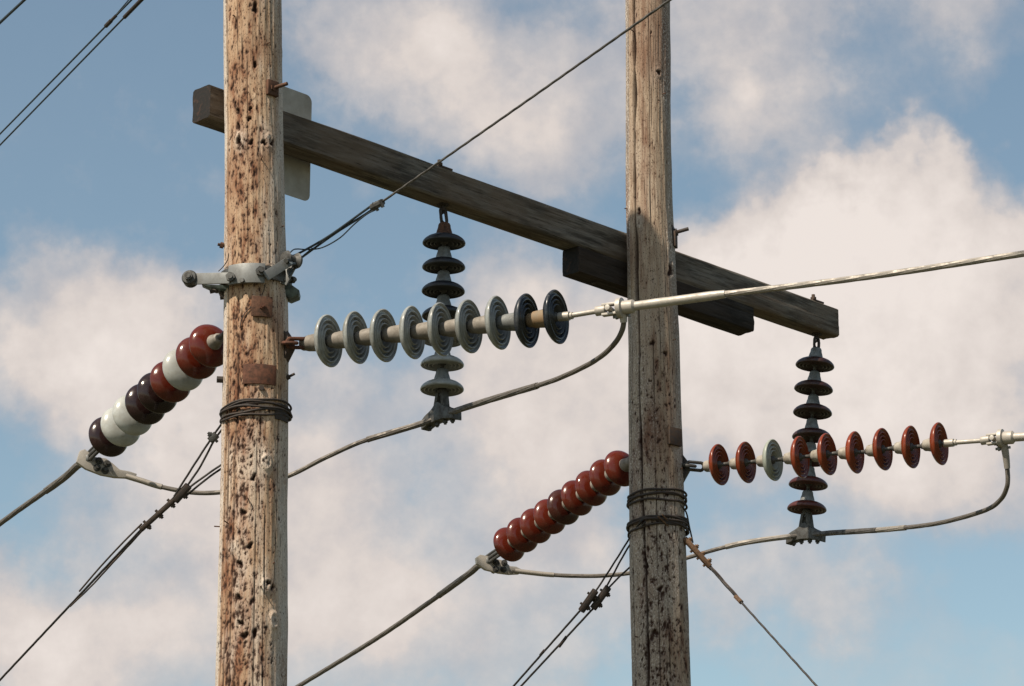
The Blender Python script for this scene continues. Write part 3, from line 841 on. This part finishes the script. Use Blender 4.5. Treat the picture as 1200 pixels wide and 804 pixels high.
T2 = [(560, dL2_ - .02), (944, dS2), (1184, dE2)]
J2 = [(1174.5, 514), (1177.5, 522), (1179.5, 535), (1180.5, 551), (1181, 561), (1180, 571), (1174.5, 583), (1163.5, 593.5), (1147.5, 600.5), (1122, 608), (1095, 614), (1060, 618.5), (1025, 621.5), (969, 625), (944, 627.5), (920, 629.5), (885, 634), (850, 641), (806, 653.5), (770, 665),
      (737.8, 671.6), (708, 674.6), (675, 675), (644.5, 673.5), (620, 671), (607, 669.5), (600, 668.5)]
root, jp, jd = jumper('drooping cable under the maroon hanging string, passing behind the far pole', [(x, y, dep(x, T2)) for x, y in J2], .0120,
    [(850, 926, 1.28, 'cable_light', 'armour_wrap'), (962, 1028, 1.28, 'cable_dark', 'armour_wrap'), (1028, 1062, 1.25, 'cable_light', 'armour_wrap'), (603, 650, 1.15, 'cable_light', 'compression_sleeve')], 14, sS2, None)
jr2 = root
paddle(P(585, 662, dL2_), [(557, 654), (562, 650.5), (570, 652), (578, 655), (590, 657.5), (597, 664), (604, 664.5), (611, 668), (608, 673), (596, 673.5), (584, 672), (568, 668), (558, 661)], None, 0, jr2,
       [(580.5, 660), (580, 668), (590, 660.5), (589, 668)], Vector((1, .3, 0)))
# drop terminals at the right dead ends
def drop(c, hd, pts, root):
    q = [P(x, y, proj(c)[2]) for x, y in pts]
    MB().tube(spline(q, .01), lambda t: .021 - .006 * t, 16).build('drop_terminal', M['alu'] if root is jr1 else M['cable_light'], root)
    for k in range(2):
        p = q[0] + (q[1] - q[0]) * (.35 + .55 * k); MB().cyl(p - hd * .045, p + hd * .030, .007, 8).cyl(p - hd * .034, p - hd * .022, .012, 6).build('bolt', M['galv'], root)
drop(c1_, h1_, [(728, 364), (730.3, 371), (731, 378)], jr1)
drop(c2_, h2_, [(1174.5, 516), (1177.5, 526), (1179.5, 540), (1180.3, 549)], jr2)

# --- suspension clamps
def sus_clamp(s, px, py, dirpx, jt, label_part):
    root, st, en, ax, sp_ = s
    d = dep(px, jt); c = P(px, py, d); e = (P(px + dirpx[0], py + dirpx[1], dep(px + dirpx[0], jt)) - P(px - dirpx[0], py - dirpx[1], dep(px - dirpx[0], jt))).normalized()
    side = e.cross(Zv).normalized(); u = side.cross(e).normalized()
    if u.z < 0: u = -u
    # boat: curved trough
    mb = MB(); prof = []
    K = 18; L = .122
    outl = []
    for k in range(K + 1):
        t = -1 + 2 * k / K; outl.append(c + e * (t * L) + u * (.034 + .034 * math.exp(-(t / .3) ** 2) - .036 * abs(t) ** 3))
    for k in range(K + 1):
        t = 1 - 2 * k / K; outl.append(c + e * (t * L) + u * (-.026 - .022 * abs(t) ** 2.2))
    mb.prism([p + side * .028 for p in outl], side * -.056); mb.build('suspension_clamp', M['galv_dark'], root, bevel=.005)
    top = st + ax * (sp_ * 7 - .035)
    mb = MB(); y0 = c + u * .035
    mb.cyl(top + Zv * .04, top, .014, 12); mb.lathe([(.006, -.02), (.020, -.016), (.024, 0), (.020, .016), (.006, .02)], 16, top, Zv)
    for sg_ in (-1, 1): mb.bar(top - Zv * .005 + e * (sg_ * .014), y0 + e * (sg_ * .036) - u * .02, .04, .02, side)
    mb.build('clamp_yoke', M['galv_dark'], root, bevel=.002)
    for t in (-.085, -.03, .03, .085):
        p = c + e * t - u * (.03 if abs(t) < .05 else .036)
        MB().cyl(p + u * .03, p - u * .020, .0075, 8).cyl(p + u * .002, p - u * .012, .013, 6).build('bolt', M['galv_dark'], root)
sus_clamp(sS1, 517, 487.5, (26, -9), T1, None)
sus_clamp(sS2, 944.5, 627, (25, -2.3), T2, None)

# ------------------------------------------------------------------ bracket and shield wire on pole 1
D1 = d1(325)
br_ = empty('pole_bracket', pc(0, pole_z(0, 325)), 'grey steel strap bracket bolted round the near pole', 'bracket')
plate_on(0, 293, 322.5, .165, .092, M['galv'], 'clamp_plate', br_, .014, curved=True, out=.022)
pL = P(223, 327, D1 - .05); pM = P(271, 326, D1 - .16)
mb = MB(); mb.bar(pL - Zv * 0, pM, .052, .012, Zv); mb.build('link_bar', M['galv'], br_, bevel=.002)
mb = MB(); sd = Vector((.1, 1, 0)).normalized(); mb.lathe([(.006, -.035), (.030, -.033), (.036, -.02), (.022, -.008), (.022, .008), (.036, .02), (.03, .033), (.006, .035)], 20, pL, sd)
mb.cyl(pL - sd * .055, pL + sd * .05, .011, 8); mb.cyl(pL - sd * .05, pL - sd * .036, .019, 6); mb.build('spool', M['galv_dark'], br_)
mb = MB(); mb.cyl(pM - sd * .035, pM + sd * .03, .012, 10); mb.cyl(pM - sd * .028, pM - sd * .012, .022, 6)
mb.build('bolt', M['galv_dark'], br_); mb = MB()
q, n = pole_surf(0, 307, 318, .045); mb.cyl(q - n * .02, q + n * .03, .012, 10); mb.cyl(q - n * .006, q + n * .012, .023, 6)
mb.build('bolt', M['galv_dark'], br_); mb = MB()
q, n = pole_surf(0, 290.5, 329, .038); mb.cyl(q - n * .02, q + n * .012, .011, 6)
mb.build('bolt', M['galv_dark'], br_)
pR = P(341, 305, D1 - .12); pRa = P(311, 324, D1 - .20)
MB().bar(pRa, pR, .045, .012, Zv).build('link_bar', M['galv'], br_, bevel=.002)
MB().bar(P(344, 309, D1 - .06), P(331, 333, D1 - .10), .040, .012, Vector((1, 0, .5))).build('link_bar', M['galv'], br_, bevel=.002)
mb = MB(); mb.lathe([(.006, -.045), (.030, -.042), (.038, -.028), (.020, -.012), (.020, .012), (.038, .028), (.03, .042), (.006, .045)], 20, P(341.5, 304.5, D1 - .10), Vector((.75, .6, 0)))
mb.cyl(P(335, 305.5, D1 - .17), P(349, 303, D1 - .03), .011, 8); mb.build('spool', M['galv_dark'], br_)
mb = MB(); mb.prism([P(331, 333, D1 - .07), P(341, 333, D1 - .07), P(351, 340, D1 - .07), P(350, 345, D1 - .07), P(340, 349, D1 - .07), P(333, 346, D1 - .07)], Vector((0, .09, 0))); mb.build('lower_lug', M['galv_green'], br_, bevel=.004)
MB().cyl(P(332, 329, D1 - .1), P(346, 327.5, D1 - .03), .010, 8).cyl(P(341, 328, D1 - .06), P(344, 327.8, D1 - .045), .017, 6).build('bolt', M['galv_dark'], br_)
mb = MB(); mb.prism([P(236, 333, D1 - .03), P(268, 334, D1 - .1), P(268, 340, D1 - .1), P(252, 340, D1 - .05)], Vector((0, .05, 0))); mb.build('lower_lug', M['galv_green'], br_, bevel=.003)
MB().cyl(P(246, 342, D1 - .05), P(255, 340, D1 - .05), .010, 8).build('bolt', M['iron'], br_)
MB().cyl(P(258, 349, D1 - .05), P(268, 348, D1 - .05), .010, 8).cyl(P(259, 342, D1 - .05), P(262, 349, D1 - .05), .013, 8).build('bolt', M['iron'], br_)
# strap round the back of the pole
zb_ = pole_z(0, 331)
ring = [pc(0, zb_) + Vector((math.sin(a), -math.cos(a), 0)) * (pr(0, zb_) + .014) for a in [2 * math.pi * k / 48 for k in range(48)]]
mb = MB()
vs = []; 
for k in range(48):
    c = pc(0, zb_); dd = (ring[k] - c).normalized()
    for (o_, z_) in ((-.006, -.03), (.006, -.03), (.006, .03), (-.006, .03)): vs.append(ring[k] + dd * o_ + Zv * z_)
fs = [(k * 4 + j, k * 4 + (j + 1) % 4, ((k + 1) % 48) * 4 + (j + 1) % 4, ((k + 1) % 48) * 4 + j) for k in range(48) for j in range(4)]
mb.add(vs, fs).build('strap', M['galv_dark'], br_)

# shield wire: anchored at the right-hand spool, comes towards and over the camera
s0 = P(345, 301, D1 - .10); s1 = P(445, 238.5, 13.35); s2 = P(785, 0, 11.55)
sw = empty('overhead_wire', s0, 'thin wire rising from the bracket across the crossarm and far pole', 'wire', 'thin overhead wires')
dd = s2 - s1; pts = spline([s1, P(620, 116.5, 12.43), s2], .01)
mb = MB(); cable(mb, pts, .0056, 12, lobes=5, amp=.2, twist=60); mb.tube([s2] + [s2 + dd * k for k in (1, 3, 6, 12)], .0055, 8); mb.build('strand', M['cable_dark'], sw)
lp = [P(345, 301, D1 - .02), P(338, 299, D1 - .08), P(337, 306, D1 - .14), P(345, 309, D1 - .14), P(356, 300, 13.9), P(395, 272, 13.65), P(430, 250, 13.45), s1]
mb = MB(); cable(mb, spline(lp, .01), .0058, 10, lobes=5, amp=.2, twist=60)
mb.tube(spline([P(340, 300, D1 - .1), P(349, 297.5, 13.9), P(385, 277, 13.7), P(425, 248.5, 13.46), P(441, 237, 13.36)], .02), .0055, 8)
mb.build('wire_grip', M['guy_blue'], sw)
MB().tube(spline([P(339, 297, D1 - .08), P(346, 292, 13.85), P(362, 292.5, 13.8), P(378, 290, 13.75), P(398, 279, 13.65), P(415, 263, 13.5), P(430, 251, 13.43), P(440, 246, 13.38)], .02), .0032, 8).build('loose_tail', M['guy_blue'], sw)
MB().tube(spline([P(343, 312, D1 - .1), P(338, 324, D1 - .12), P(344, 314, D1 - .05), P(352, 303, 13.85), P(366, 291, 13.78)], .02), .0035, 8).build('loose_tail', M['guy_blue'], sw)
mb = MB(); mb.cyl(P(436, 243, 13.38), P(448, 237, 13.32), .016, 8); mb.cyl(P(438, 238, 13.36), P(443, 247, 13.36), .007, 8); mb.cyl(P(445, 234.5, 13.32), P(449, 243, 13.32), .008, 8); mb.cyl(P(436, 238.5, 13.36), P(441, 240.5, 13.36), .007, 6)
mb.build('wire_clamp', M['galv_dark'], sw)
# loose thin tie wires on the pole face
q = [pole_surf(0, *a)[0] + pole_surf(0, *a)[1] * .008 for a in ((313, 334), (310, 345), (302, 356), (292, 366), (287, 375), (285, 385))]
MB().tube(spline(q, .01), .0022, 6).build('tie_wire', M['iron'], pole1)
MB().tube(spline([P(256, 318, D1 - .05), P(262, 312, D1 - .05), P(267, 304, D1 - .1), P(268, 297, D1 - .1)], .01), .0022, 6).build('tie_wire', M['iron'], pole1)

# ------------------------------------------------------------------ guys
def wraps(i, rows, parent, r=.0062, seed=1):
    rg = random.Random(seed); mb = MB()
    for (py, tilt, ph, off) in rows:
        z = pole_z(i, py); pts = []
        for k in range(48):
            a = 2 * math.pi * k / 48; zz = z + tilt * math.sin(a + ph)
            pts.append(pc(i, zz) + Vector((math.sin(a), -math.cos(a), 0)) * (pr(i, zz) + off + .002 * math.sin(3 * a + py)) + Zv * (.003 * math.sin(5 * a + py)))
        mb.tube(pts, r, 8, closed=True)
    return mb.build('wrap', M['iron'], parent)
GK = dict(lobes=5, amp=.2, twist=70)
def strands(name, m, lines, parent, r=.0055):
    mb = MB()
    for l in lines: mb.tube(spline([P(*q) for q in l], .02), r, 10, **GK)
    return mb.build(name, M[m], parent)
def block(a, b, w, t, m, parent, nb=3, name='guy_clamp'):
    a = P(*a); b = P(*b); d = (b - a).normalized(); s = d.cross(FW).normalized()
    mb = MB(); mb.bar(a, b, w, t, s); mb.bar(a, b, w * .6, t * 1.5, s); mb.build(name, M[m], parent, bevel=.003)
    for k in range(nb):
        c = a + (b - a) * ((k + .5) / nb); q = MB(); q.cyl(c - s * (w * .5 + .010), c + s * (w * .5 + .016), .0065, 8); q.cyl(c + s * w * .5, c + s * (w * .5 + .009), .0125, 6); q.build('bolt', M[m], parent)
g = D1 - .12
k1_ = d1(485)
guy1 = empty('guy_wire', P(265, 489, k1_), 'guy strands falling to the lower left from the near pole', 'guy wire', 'guy wires')
wraps(0, [(483, .004, 0, .006), (486.5, .022, 1.2, .008), (490, .018, -.4, .006), (481, .016, .5, .009), (493, .018, -.9, .007), (487, .0, 0, .012)], guy1, .0052)
plate_on(0, 332, 486, .095, .058, M['iron'], 'band', guy1, .005, curved=True, out=.003)
strands('strand', 'guy', [[(281, 479, k1_ - .14), (266, 489, k1_ - .05), (249, 512, k1_), (228, 544, k1_ + .02), (204, 582, k1_ + .04)],
                          [(285, 481, k1_ - .15), (271, 492, k1_ - .1), (253, 513, k1_), (234, 548, k1_ + .02), (213, 578, k1_ + .04)],
                          [(300, 519, k1_ + .22), (262, 543, k1_ + .1), (240, 558, k1_ + .06), (214, 577, k1_ + .04)],
                          [(300, 524, k1_ + .22), (262, 547.5, k1_ + .1), (240, 563, k1_ + .06), (217, 582, k1_ + .04)]], guy1, .0052)
block((246, 517, k1_), (254, 509, k1_), .035, .02, 'galv_dark', guy1, 1)
block((221, 569, k1_ + .04), (205, 587, k1_ + .05), .036, .026, 'iron', guy1, 1)
block((206, 583, k1_ + .05), (187, 603, k1_ + .06), .036, .028, 'guy_mid', guy1, 2) if 'guy_mid' in M else None
M['guy_mid'] = metal('guy_grip', (.075, .052, .038), (.04, .03, .025), .75, .2, 80)
block((207, 583, k1_ + .05), (165, 621, k1_ + .08), .024, .02, 'guy_mid', guy1, 3)
endg = P(28, 767, k1_ + .75); a_ = P(166, 620, k1_ + .08); dirg = (endg - a_)
gnd = a_ + dirg * (a_.z / -dirg.z)
mb = MB(); mb.tube([a_ + (gnd - a_) * (k / 300) for k in range(301)], .0058, 10, lobes=5, amp=.2, twist=60)
mb.build('strand', M['guy'], guy1)
mb = MB(); mb.tube(spline([P(170, 618, k1_ + .07), P(150, 640, k1_ + .13), P(128, 664, k1_ + .2), P(106, 688, k1_ + .3), P(82, 711, k1_ + .4)], .02), lambda t: .0055 * (1 - .35 * t), 10, lobes=5, amp=.2, twist=60)
mb.tube(spline([P(166, 614, k1_ + .07), P(143, 637, k1_ + .13), P(117, 665, k1_ + .25), P(93, 693, k1_ + .33)], .02), .0042, 10)
mb.build('guy_grip', M['guy_mid'], guy1)

k2_ = d2(615)
guy2 = empty('guy_wire', P(740, 622, k2_), 'twin guy strands falling to the lower left from the far pole', 'guy wire', 'guy wires')
wraps(1, [(586, .004, 0, .007), (590, .022, 1.2, .009), (582, .008, .5, .008), (594, .006, 2, .007), (616, .014, .9, .008), (620, .024, 2.6, .011), (624, .016, .7, .007), (613, .008, 0, .009), (619, .012, 1.6, .015)], guy2, .0060)
strands('strand', 'guy', [[(752, 610, k2_ - .15), (742, 624, k2_ - .06), (722, 656, k2_), (700, 690, k2_ + .02), (690, 704, k2_ + .02)],
                          [(756, 612, k2_ - .16), (746, 626, k2_ - .08), (730, 652, k2_), (712, 685, k2_ + .02), (700, 702, k2_ + .02)],
                          [(765, 645, k2_ + .2), (738, 665, k2_ + .08), (716, 686, k2_ + .03), (702, 703, k2_ + .02)]], guy2, .0052)
block((698, 692, k2_ + .02), (681, 716, k2_ + .04), .036, .028, 'iron', guy2, 2)
block((713, 688, k2_ + .02), (695, 713, k2_ + .04), .036, .028, 'iron', guy2, 2)
for (xa, ya, xb, yb) in ((683, 712, 604.5, 801), (697, 711, 613.5, 801)):
    a_ = P(xa, ya, k2_ + .04); b_ = P(xb, yb, k2_ + .35); dv = b_ - a_; gnd = a_ + dv * (a_.z / -dv.z)
    MB().tube([a_ + (gnd - a_) * (k / 260) for k in range(261)], .0060, 10, lobes=5, amp=.2, twist=60).build('strand', M['guy'], guy2)
block((664, 746, k2_ + .15), (655, 758, k2_ + .17), .016, .014, 'iron', guy2, 0); block((638, 762, k2_ + .2), (633, 768, k2_ + .22), .014, .012, 'iron', guy2, 0)

guy3 = empty('guy_wire', P(806, 604, k2_), 'single guy falling to the lower right from the far pole, with a rusty grip', 'guy wire', 'guy wires')
strands('strand', 'guy', [[(797, 592, k2_ - .06), (804, 600, k2_ - .02), (808, 618, k2_ - .02), (812, 636, k2_ - .05)]], guy3, .0045)
strands('grip_strand', 'guy_rust', [[(776, 603, k2_ - .17), (790, 618, k2_ - .12), (803, 632, k2_ - .08), (822, 650, k2_ - .1), (835, 666, k2_ - .12)],
                          [(771, 605, k2_ - .175), (788, 621, k2_ - .13), (802, 634, k2_ - .09), (820, 653, k2_ - .1), (833, 668, k2_ - .12)]], guy3, .0045)
block((802, 631, k2_ - .09), (832, 664, k2_ - .12), .030, .024, 'guy_rust', guy3, 4)
b_ = P(957, 804, k2_ - .95); a_ = P(830, 663, k2_ - .12); dv = b_ - a_; gnd = a_ + dv * (a_.z / -dv.z)
MB().tube([a_ + (gnd - a_) * (k / 260) for k in range(261)], .0058, 10, lobes=5, amp=.2, twist=60).build('strand', M['guy'], guy3)
MB().tube(spline([P(832, 664, k2_ - .12), P(848, 682, k2_ - .22), P(865.6, 702, k2_ - .34), P(868, 706, k2_ - .36)], .02), .010, 10, lobes=5, amp=.3, twist=40).build('guy_grip', M['guy_mid'], guy3)
block((862, 699, k2_ - .33), (869, 706, k2_ - .38), .022, .016, 'guy_rust', guy3, 0)

# ------------------------------------------------------------------ other overhead wires, top left
def over(pa, pb, z, r, label, extra=None):
    a = PZ(*pa, z); b = PZ(*pb, z); d = b - a
    root = empty('overhead_wire', b, label, 'wire', 'thin overhead wires')
    u_ = d.normalized(); pts = [a - u_ * 70, a - u_ * 30, a - u_ * 8] + [a + d * (k / 60) for k in range(61)] + [b + u_ * 8, b + u_ * 30, b + u_ * 60]
    MB().tube(pts, r, 8).build('strand', M['guy_blue'], root)
    return root, a, b, d
ra, a, b, d = over((0, 157), (154, 0), 8.3, .0052, 'upper wire of the close pair crossing the top left sky')
c = PZ(128.5, 26, 8.3); dn = d.normalized()
c = a + d * ((c - a).dot(d) / d.dot(d))
MB().cyl(c - dn * .06, c + dn * .02, .012, 8).cyl(c + dn * .02, c + dn * .10, .009, 8).build('wire_clamp', M['iron'], ra)
MB().tube([c, c + dn * .5 + Zv * .03, c + dn * 1.2 + Zv * .05], .0035, 6).build('loose_tail', M['guy_blue'], ra)
rb, a, b, d = over((0, 170), (165.5, 0), 8.3, .0052, 'lower wire of the close pair crossing the top left sky')
c = a + d * ((PZ(158, 8, 8.3) - a).dot(d) / d.dot(d)); dn = d.normalized()
MB().cyl(c - dn * .16, c + dn * .22, .0115, 8).build('splice', M['iron'], rb)
over((0, 26.5), (28.5, 0), 8.6, .0085, 'thicker single wire cutting the top left corner')

# ------------------------------------------------------------------ ground
gm, nt, b = mat('dry_grass_ground')
n = noise(nt, .6, mapping(nt, (1, 1, 1)), 8, .7); n2 = noise(nt, 14, mapping(nt, (1, 1, 1)), 6, .7)
c = mix(nt, (.045, .055, .02), (.10, .08, .045), ramp(nt, n, [(.4, 0.0), (.62, 1.0)])); c = mix(nt, c, (.05, .05, .025), ramp(nt, n2, [(.45, 0.0), (.7, .7)]))
link(nt, c, b, 'Base Color'); b.inputs['Roughness'].default_value = .95; bump(nt, b, n2, .6, .05)
rg = np.random.default_rng(2); G = 70; xs = np.sign(np.linspace(-1, 1, G)) * np.abs(np.linspace(-1, 1, G)) ** 3 * 2500
vs = []; fs = []
for j in range(G):
    for i in range(G):
        x, y = xs[i], xs[j]; rr_ = math.hypot(x, y); h = min(1, max(0, (rr_ - 30) / 400)) * 6 * math.sin(x * .011 + 1) * math.cos(y * .009)
        vs.append((x, y, h - (0.0)))
for j in range(G - 1):
    for i in range(G - 1): fs.append((j * G + i, j * G + i + 1, (j + 1) * G + i + 1, (j + 1) * G + i))
o = MB().add(vs, fs).build('ground', gm, None, loc=(0, 0, 0)); tag(o, 'dry grassy ground below the poles', 'ground', None, 'structure')

# ------------------------------------------------------------------ sun and sky
DEL = R(1.0)
sh = (-ad * math.cos(DEL) - an * math.sin(DEL)).normalized()
sdir = Vector((sh.x * math.cos(R(SUN_EL)), sh.y * math.cos(R(SUN_EL)), math.sin(R(SUN_EL))))
ld = bpy.data.lights.new('sun', 'SUN'); lo = bpy.data.objects.new('sun', ld); COL.objects.link(lo)
ld.energy = 5.0; ld.angle = R(.5); ld.color = (1.0, .89, .74)
lo.rotation_mode = 'QUATERNION'; lo.rotation_quaternion = sdir.to_track_quat('Z', 'Y'); lo.location = (0, 0, 30)

w = bpy.data.worlds.new('World'); S.world = w; w.use_nodes = True; nt = w.node_tree
bg = nt.nodes['Background']; bg.inputs['Strength'].default_value = .075
sky = nt.nodes.new('ShaderNodeTexSky'); sky.sky_type = 'NISHITA'; sky.sun_disc = False
sky.sun_elevation = R(SUN_EL); sky.sun_rotation = math.atan2(sdir.x, sdir.y); sky.air_density = 1.0; sky.dust_density = 1.0; sky.ozone_density = 1.0
tc = nt.nodes.new('ShaderNodeTexCoord'); D = tc.outputs['Generated']
def vmath(op, a, b=None, s=None):
    m = nt.nodes.new('ShaderNodeVectorMath'); m.operation = op
    for i, v in enumerate((a, b)):
        if v is None: continue
        if isinstance(v, bpy.types.NodeSocket): nt.links.new(v, m.inputs[i])
        else: m.inputs[i].default_value = v
    if s is not None: m.inputs['Scale'].default_value = s
    return m
def nvec(scale, detail, rough):
    n = nt.nodes.new('ShaderNodeTexNoise'); n.inputs['Scale'].default_value = scale; n.inputs['Detail'].default_value = detail; n.inputs['Roughness'].default_value = rough
    nt.links.new(D, n.inputs['Vector']); return n
w1 = nvec(9, 5, .6); w2 = nvec(34, 5, .62)
o1 = vmath('SCALE', vmath('SUBTRACT', w1.outputs['Color'], (.5, .5, .5)).outputs[0], s=.085).outputs[0]
o2 = vmath('SCALE', vmath('SUBTRACT', w2.outputs['Color'], (.5, .5, .5)).outputs[0], s=.030).outputs[0]
DW = vmath('ADD', vmath('ADD', D, o1).outputs[0], o2).outputs[0]
# clouds: soft masses at their own bearings in the sky (x, y: where that bearing shows in the photograph; r: size; w: thickness)
CL = [(60, 380, 110, .8), (180, 400, 100, .8), (20, 340, 80, .7), (100, 350, 80, .6), (200, 500, 110, .6), (300, 380, 100, .55), (120, 470, 110, .7), (230, 330, 60, .4), (380, 470, 110, .6), (420, 560, 110, .6), (230, 620, 110, .45), (60, 640, 90, .35),
      (30, 760, 130, 1.3), (90, 720, 60, .6), (0, 700, 60, .6), (150, 760, 90, .6), (330, 650, 120, .65), (460, 640, 120, .65), (560, 740, 130, .55), (400, 770, 110, .6), (250, 760, 100, .3), (300, 520, 100, .5),
      (430, 30, 110, .55), (520, 60, 110, .5), (640, 40, 120, .6), (580, 120, 90, .45), (450, 130, 90, .35), (690, 110, 90, .5), (370, 120, 60, .25), (560, 180, 80, .35), (640, 200, 70, .3), (730, 180, 60, .25), (240, 150, 50, .18),
      (840, 60, 80, .35), (920, 50, 80, .35), (880, 110, 60, .2), (1120, 25, 80, .4), (1180, 10, 80, .45), (760, 30, 80, .4), (980, 20, 60, .2),
      (620, 340, 90, .8), (560, 420, 100, .8), (680, 430, 120, 1.0), (820, 400, 130, 1.1), (960, 380, 150, 1.2), (1100, 380, 160, 1.3), (1190, 330, 110, 1.0), (1010, 260, 100, 1.0), (1060, 222, 60, 1.1), (970, 60, 130, .38), (890, 90, 90, .3), (800, 40, 90, .3), (470, 60, 120, .25), (930, 255, 60, .8), (965, 220, 45, .8), (1000, 195, 38, .7), (880, 285, 50, .6), (1120, 760, 170, .28), (300, 740, 120, .3), (1000, 225, 50, .7), (1100, 200, 40, .7), (1125, 195, 30, .5), (930, 300, 90, .8), (850, 320, 80, .5), (1150, 310, 80, .6), (1190, 275, 40, .5),
      (700, 520, 110, .8), (840, 500, 120, .8), (980, 480, 120, .9), (1120, 490, 120, .8), (600, 520, 90, .6), (1000, 560, 80, .45), (1150, 560, 70, .35), (680, 610, 90, .5),
      (860, 680, 75, .6), (940, 700, 75, .6), (1010, 715, 60, .4), (700, 680, 90, .5), (760, 720, 90, .35), (640, 600, 80, .4), (330, 290, 60, .2), (120, 430, 90, .5), (40, 450, 80, .5), (300, 470, 90, .4), (480, 90, 80, .3), (350, 40, 60, .4), (420, 700, 90, .4), (180, 700, 60, .4), (560, 660, 80, .3), (620, 780, 90, .3)]
tot = None
for (px, py, rr_, ww) in CL:
    d_ = ray(px, py).normalized(); rad_ = rr_ / F * 1.6
    dist = vmath('DISTANCE', DW, tuple(d_)).outputs['Value']
    mr = nt.nodes.new('ShaderNodeMapRange'); mr.interpolation_type = 'SMOOTHSTEP'
    mr.inputs['From Min'].default_value = rad_; mr.inputs['From Max'].default_value = 0; mr.inputs['To Min'].default_value = 0; mr.inputs['To Max'].default_value = ww
    nt.links.new(dist, mr.inputs['Value'])
    tot = mr.outputs[0] if tot is None else math_(nt, 'ADD', tot, mr.outputs[0])
# elsewhere in the sky: ordinary broken cloud
nb_ = nvec(3.2, 7, .58); away = nt.nodes.new('ShaderNodeMapRange'); away.interpolation_type = 'SMOOTHSTEP'
dc = vmath('DISTANCE', D, tuple(ray(600, 402).normalized())).outputs['Value']
nt.links.new(dc, away.inputs['Value']); away.inputs['From Min'].default_value = .19; away.inputs['From Max'].default_value = .30
gen = ramp(nt, nb_.outputs['Fac'], [(.50, 0.0), (.68, .8)])
tot = math_(nt, 'ADD', tot, math_(nt, 'MULTIPLY', gen, away.outputs[0]))
fn = nvec(75, 8, .62); fn2 = nvec(22, 8, .60); fn3 = nvec(9, 4, .5)
sub = lambda x, k: math_(nt, 'MULTIPLY', math_(nt, 'SUBTRACT', x, .5), k)
dens = math_(nt, 'ADD', math_(nt, 'ADD', tot, sub(fn.outputs['Fac'], .55)), math_(nt, 'ADD', sub(fn2.outputs['Fac'], 1.35), sub(fn3.outputs['Fac'], .7)))
cov = ramp(nt, math_(nt, 'MULTIPLY', dens, .5), [(.04, .04), (.20, .28), (.36, .66), (.70, 1.0)])
# relief: density a little towards the sun compared with density here
n_off = nt.nodes.new('ShaderNodeTexNoise'); n_off.inputs['Scale'].default_value = 22; n_off.inputs['Detail'].default_value = 6; n_off.inputs['Roughness'].default_value = .60
nt.links.new(vmath('ADD', D, (-.007, 0, .010)).outputs[0], n_off.inputs['Vector'])
n_on = nvec(22, 6, .60)
relief = math_(nt, 'SUBTRACT', n_on.outputs['Fac'], n_off.outputs['Fac'])
tone = math_(nt, 'ADD', math_(nt, 'MULTIPLY', dens, .28), math_(nt, 'MULTIPLY', relief, .95))
ccol = ramp(nt, math_(nt, 'ADD', tone, .16), [(.12, (.48, .465, .49)), (.36, (.59, .55, .545)), (.62, (.73, .66, .62)), (.95, (.86, .78, .73))])
CV = vmath('SCALE', ccol, s=10.0).outputs[0]
skyt = mix(nt, sky.outputs[0], (.0, .0, .0), 0.0)
SKY_T = (1.42, 1.41, 1.20)
skyt = vmath('MULTIPLY', skyt, SKY_T).outputs[0]
fin = mix(nt, skyt, CV, cov)
nt.links.new(fin, bg.inputs['Color'])

# ------------------------------------------------------------------ render
S.view_settings.view_transform = 'Standard'; S.view_settings.look = 'None'; S.view_settings.gamma = 1; S.view_settings.exposure = .40; S.view_settings.use_curve_mapping = False
S.render.engine = 'CYCLES'; S.cycles.max_bounces = 6
S.render.resolution_x = 1024; S.render.resolution_y = 686
print('arm', ARM_L, 'dir', ad, 'z', A0.z, 'sep', sep, 'tops', Z1TOP, Z2TOP, 'sp', [round(s[4], 4) for s in (sR1, sL1, sR2, sL2, sS1, sS2)], 'r', pr(0, 7), pr(1, 7))
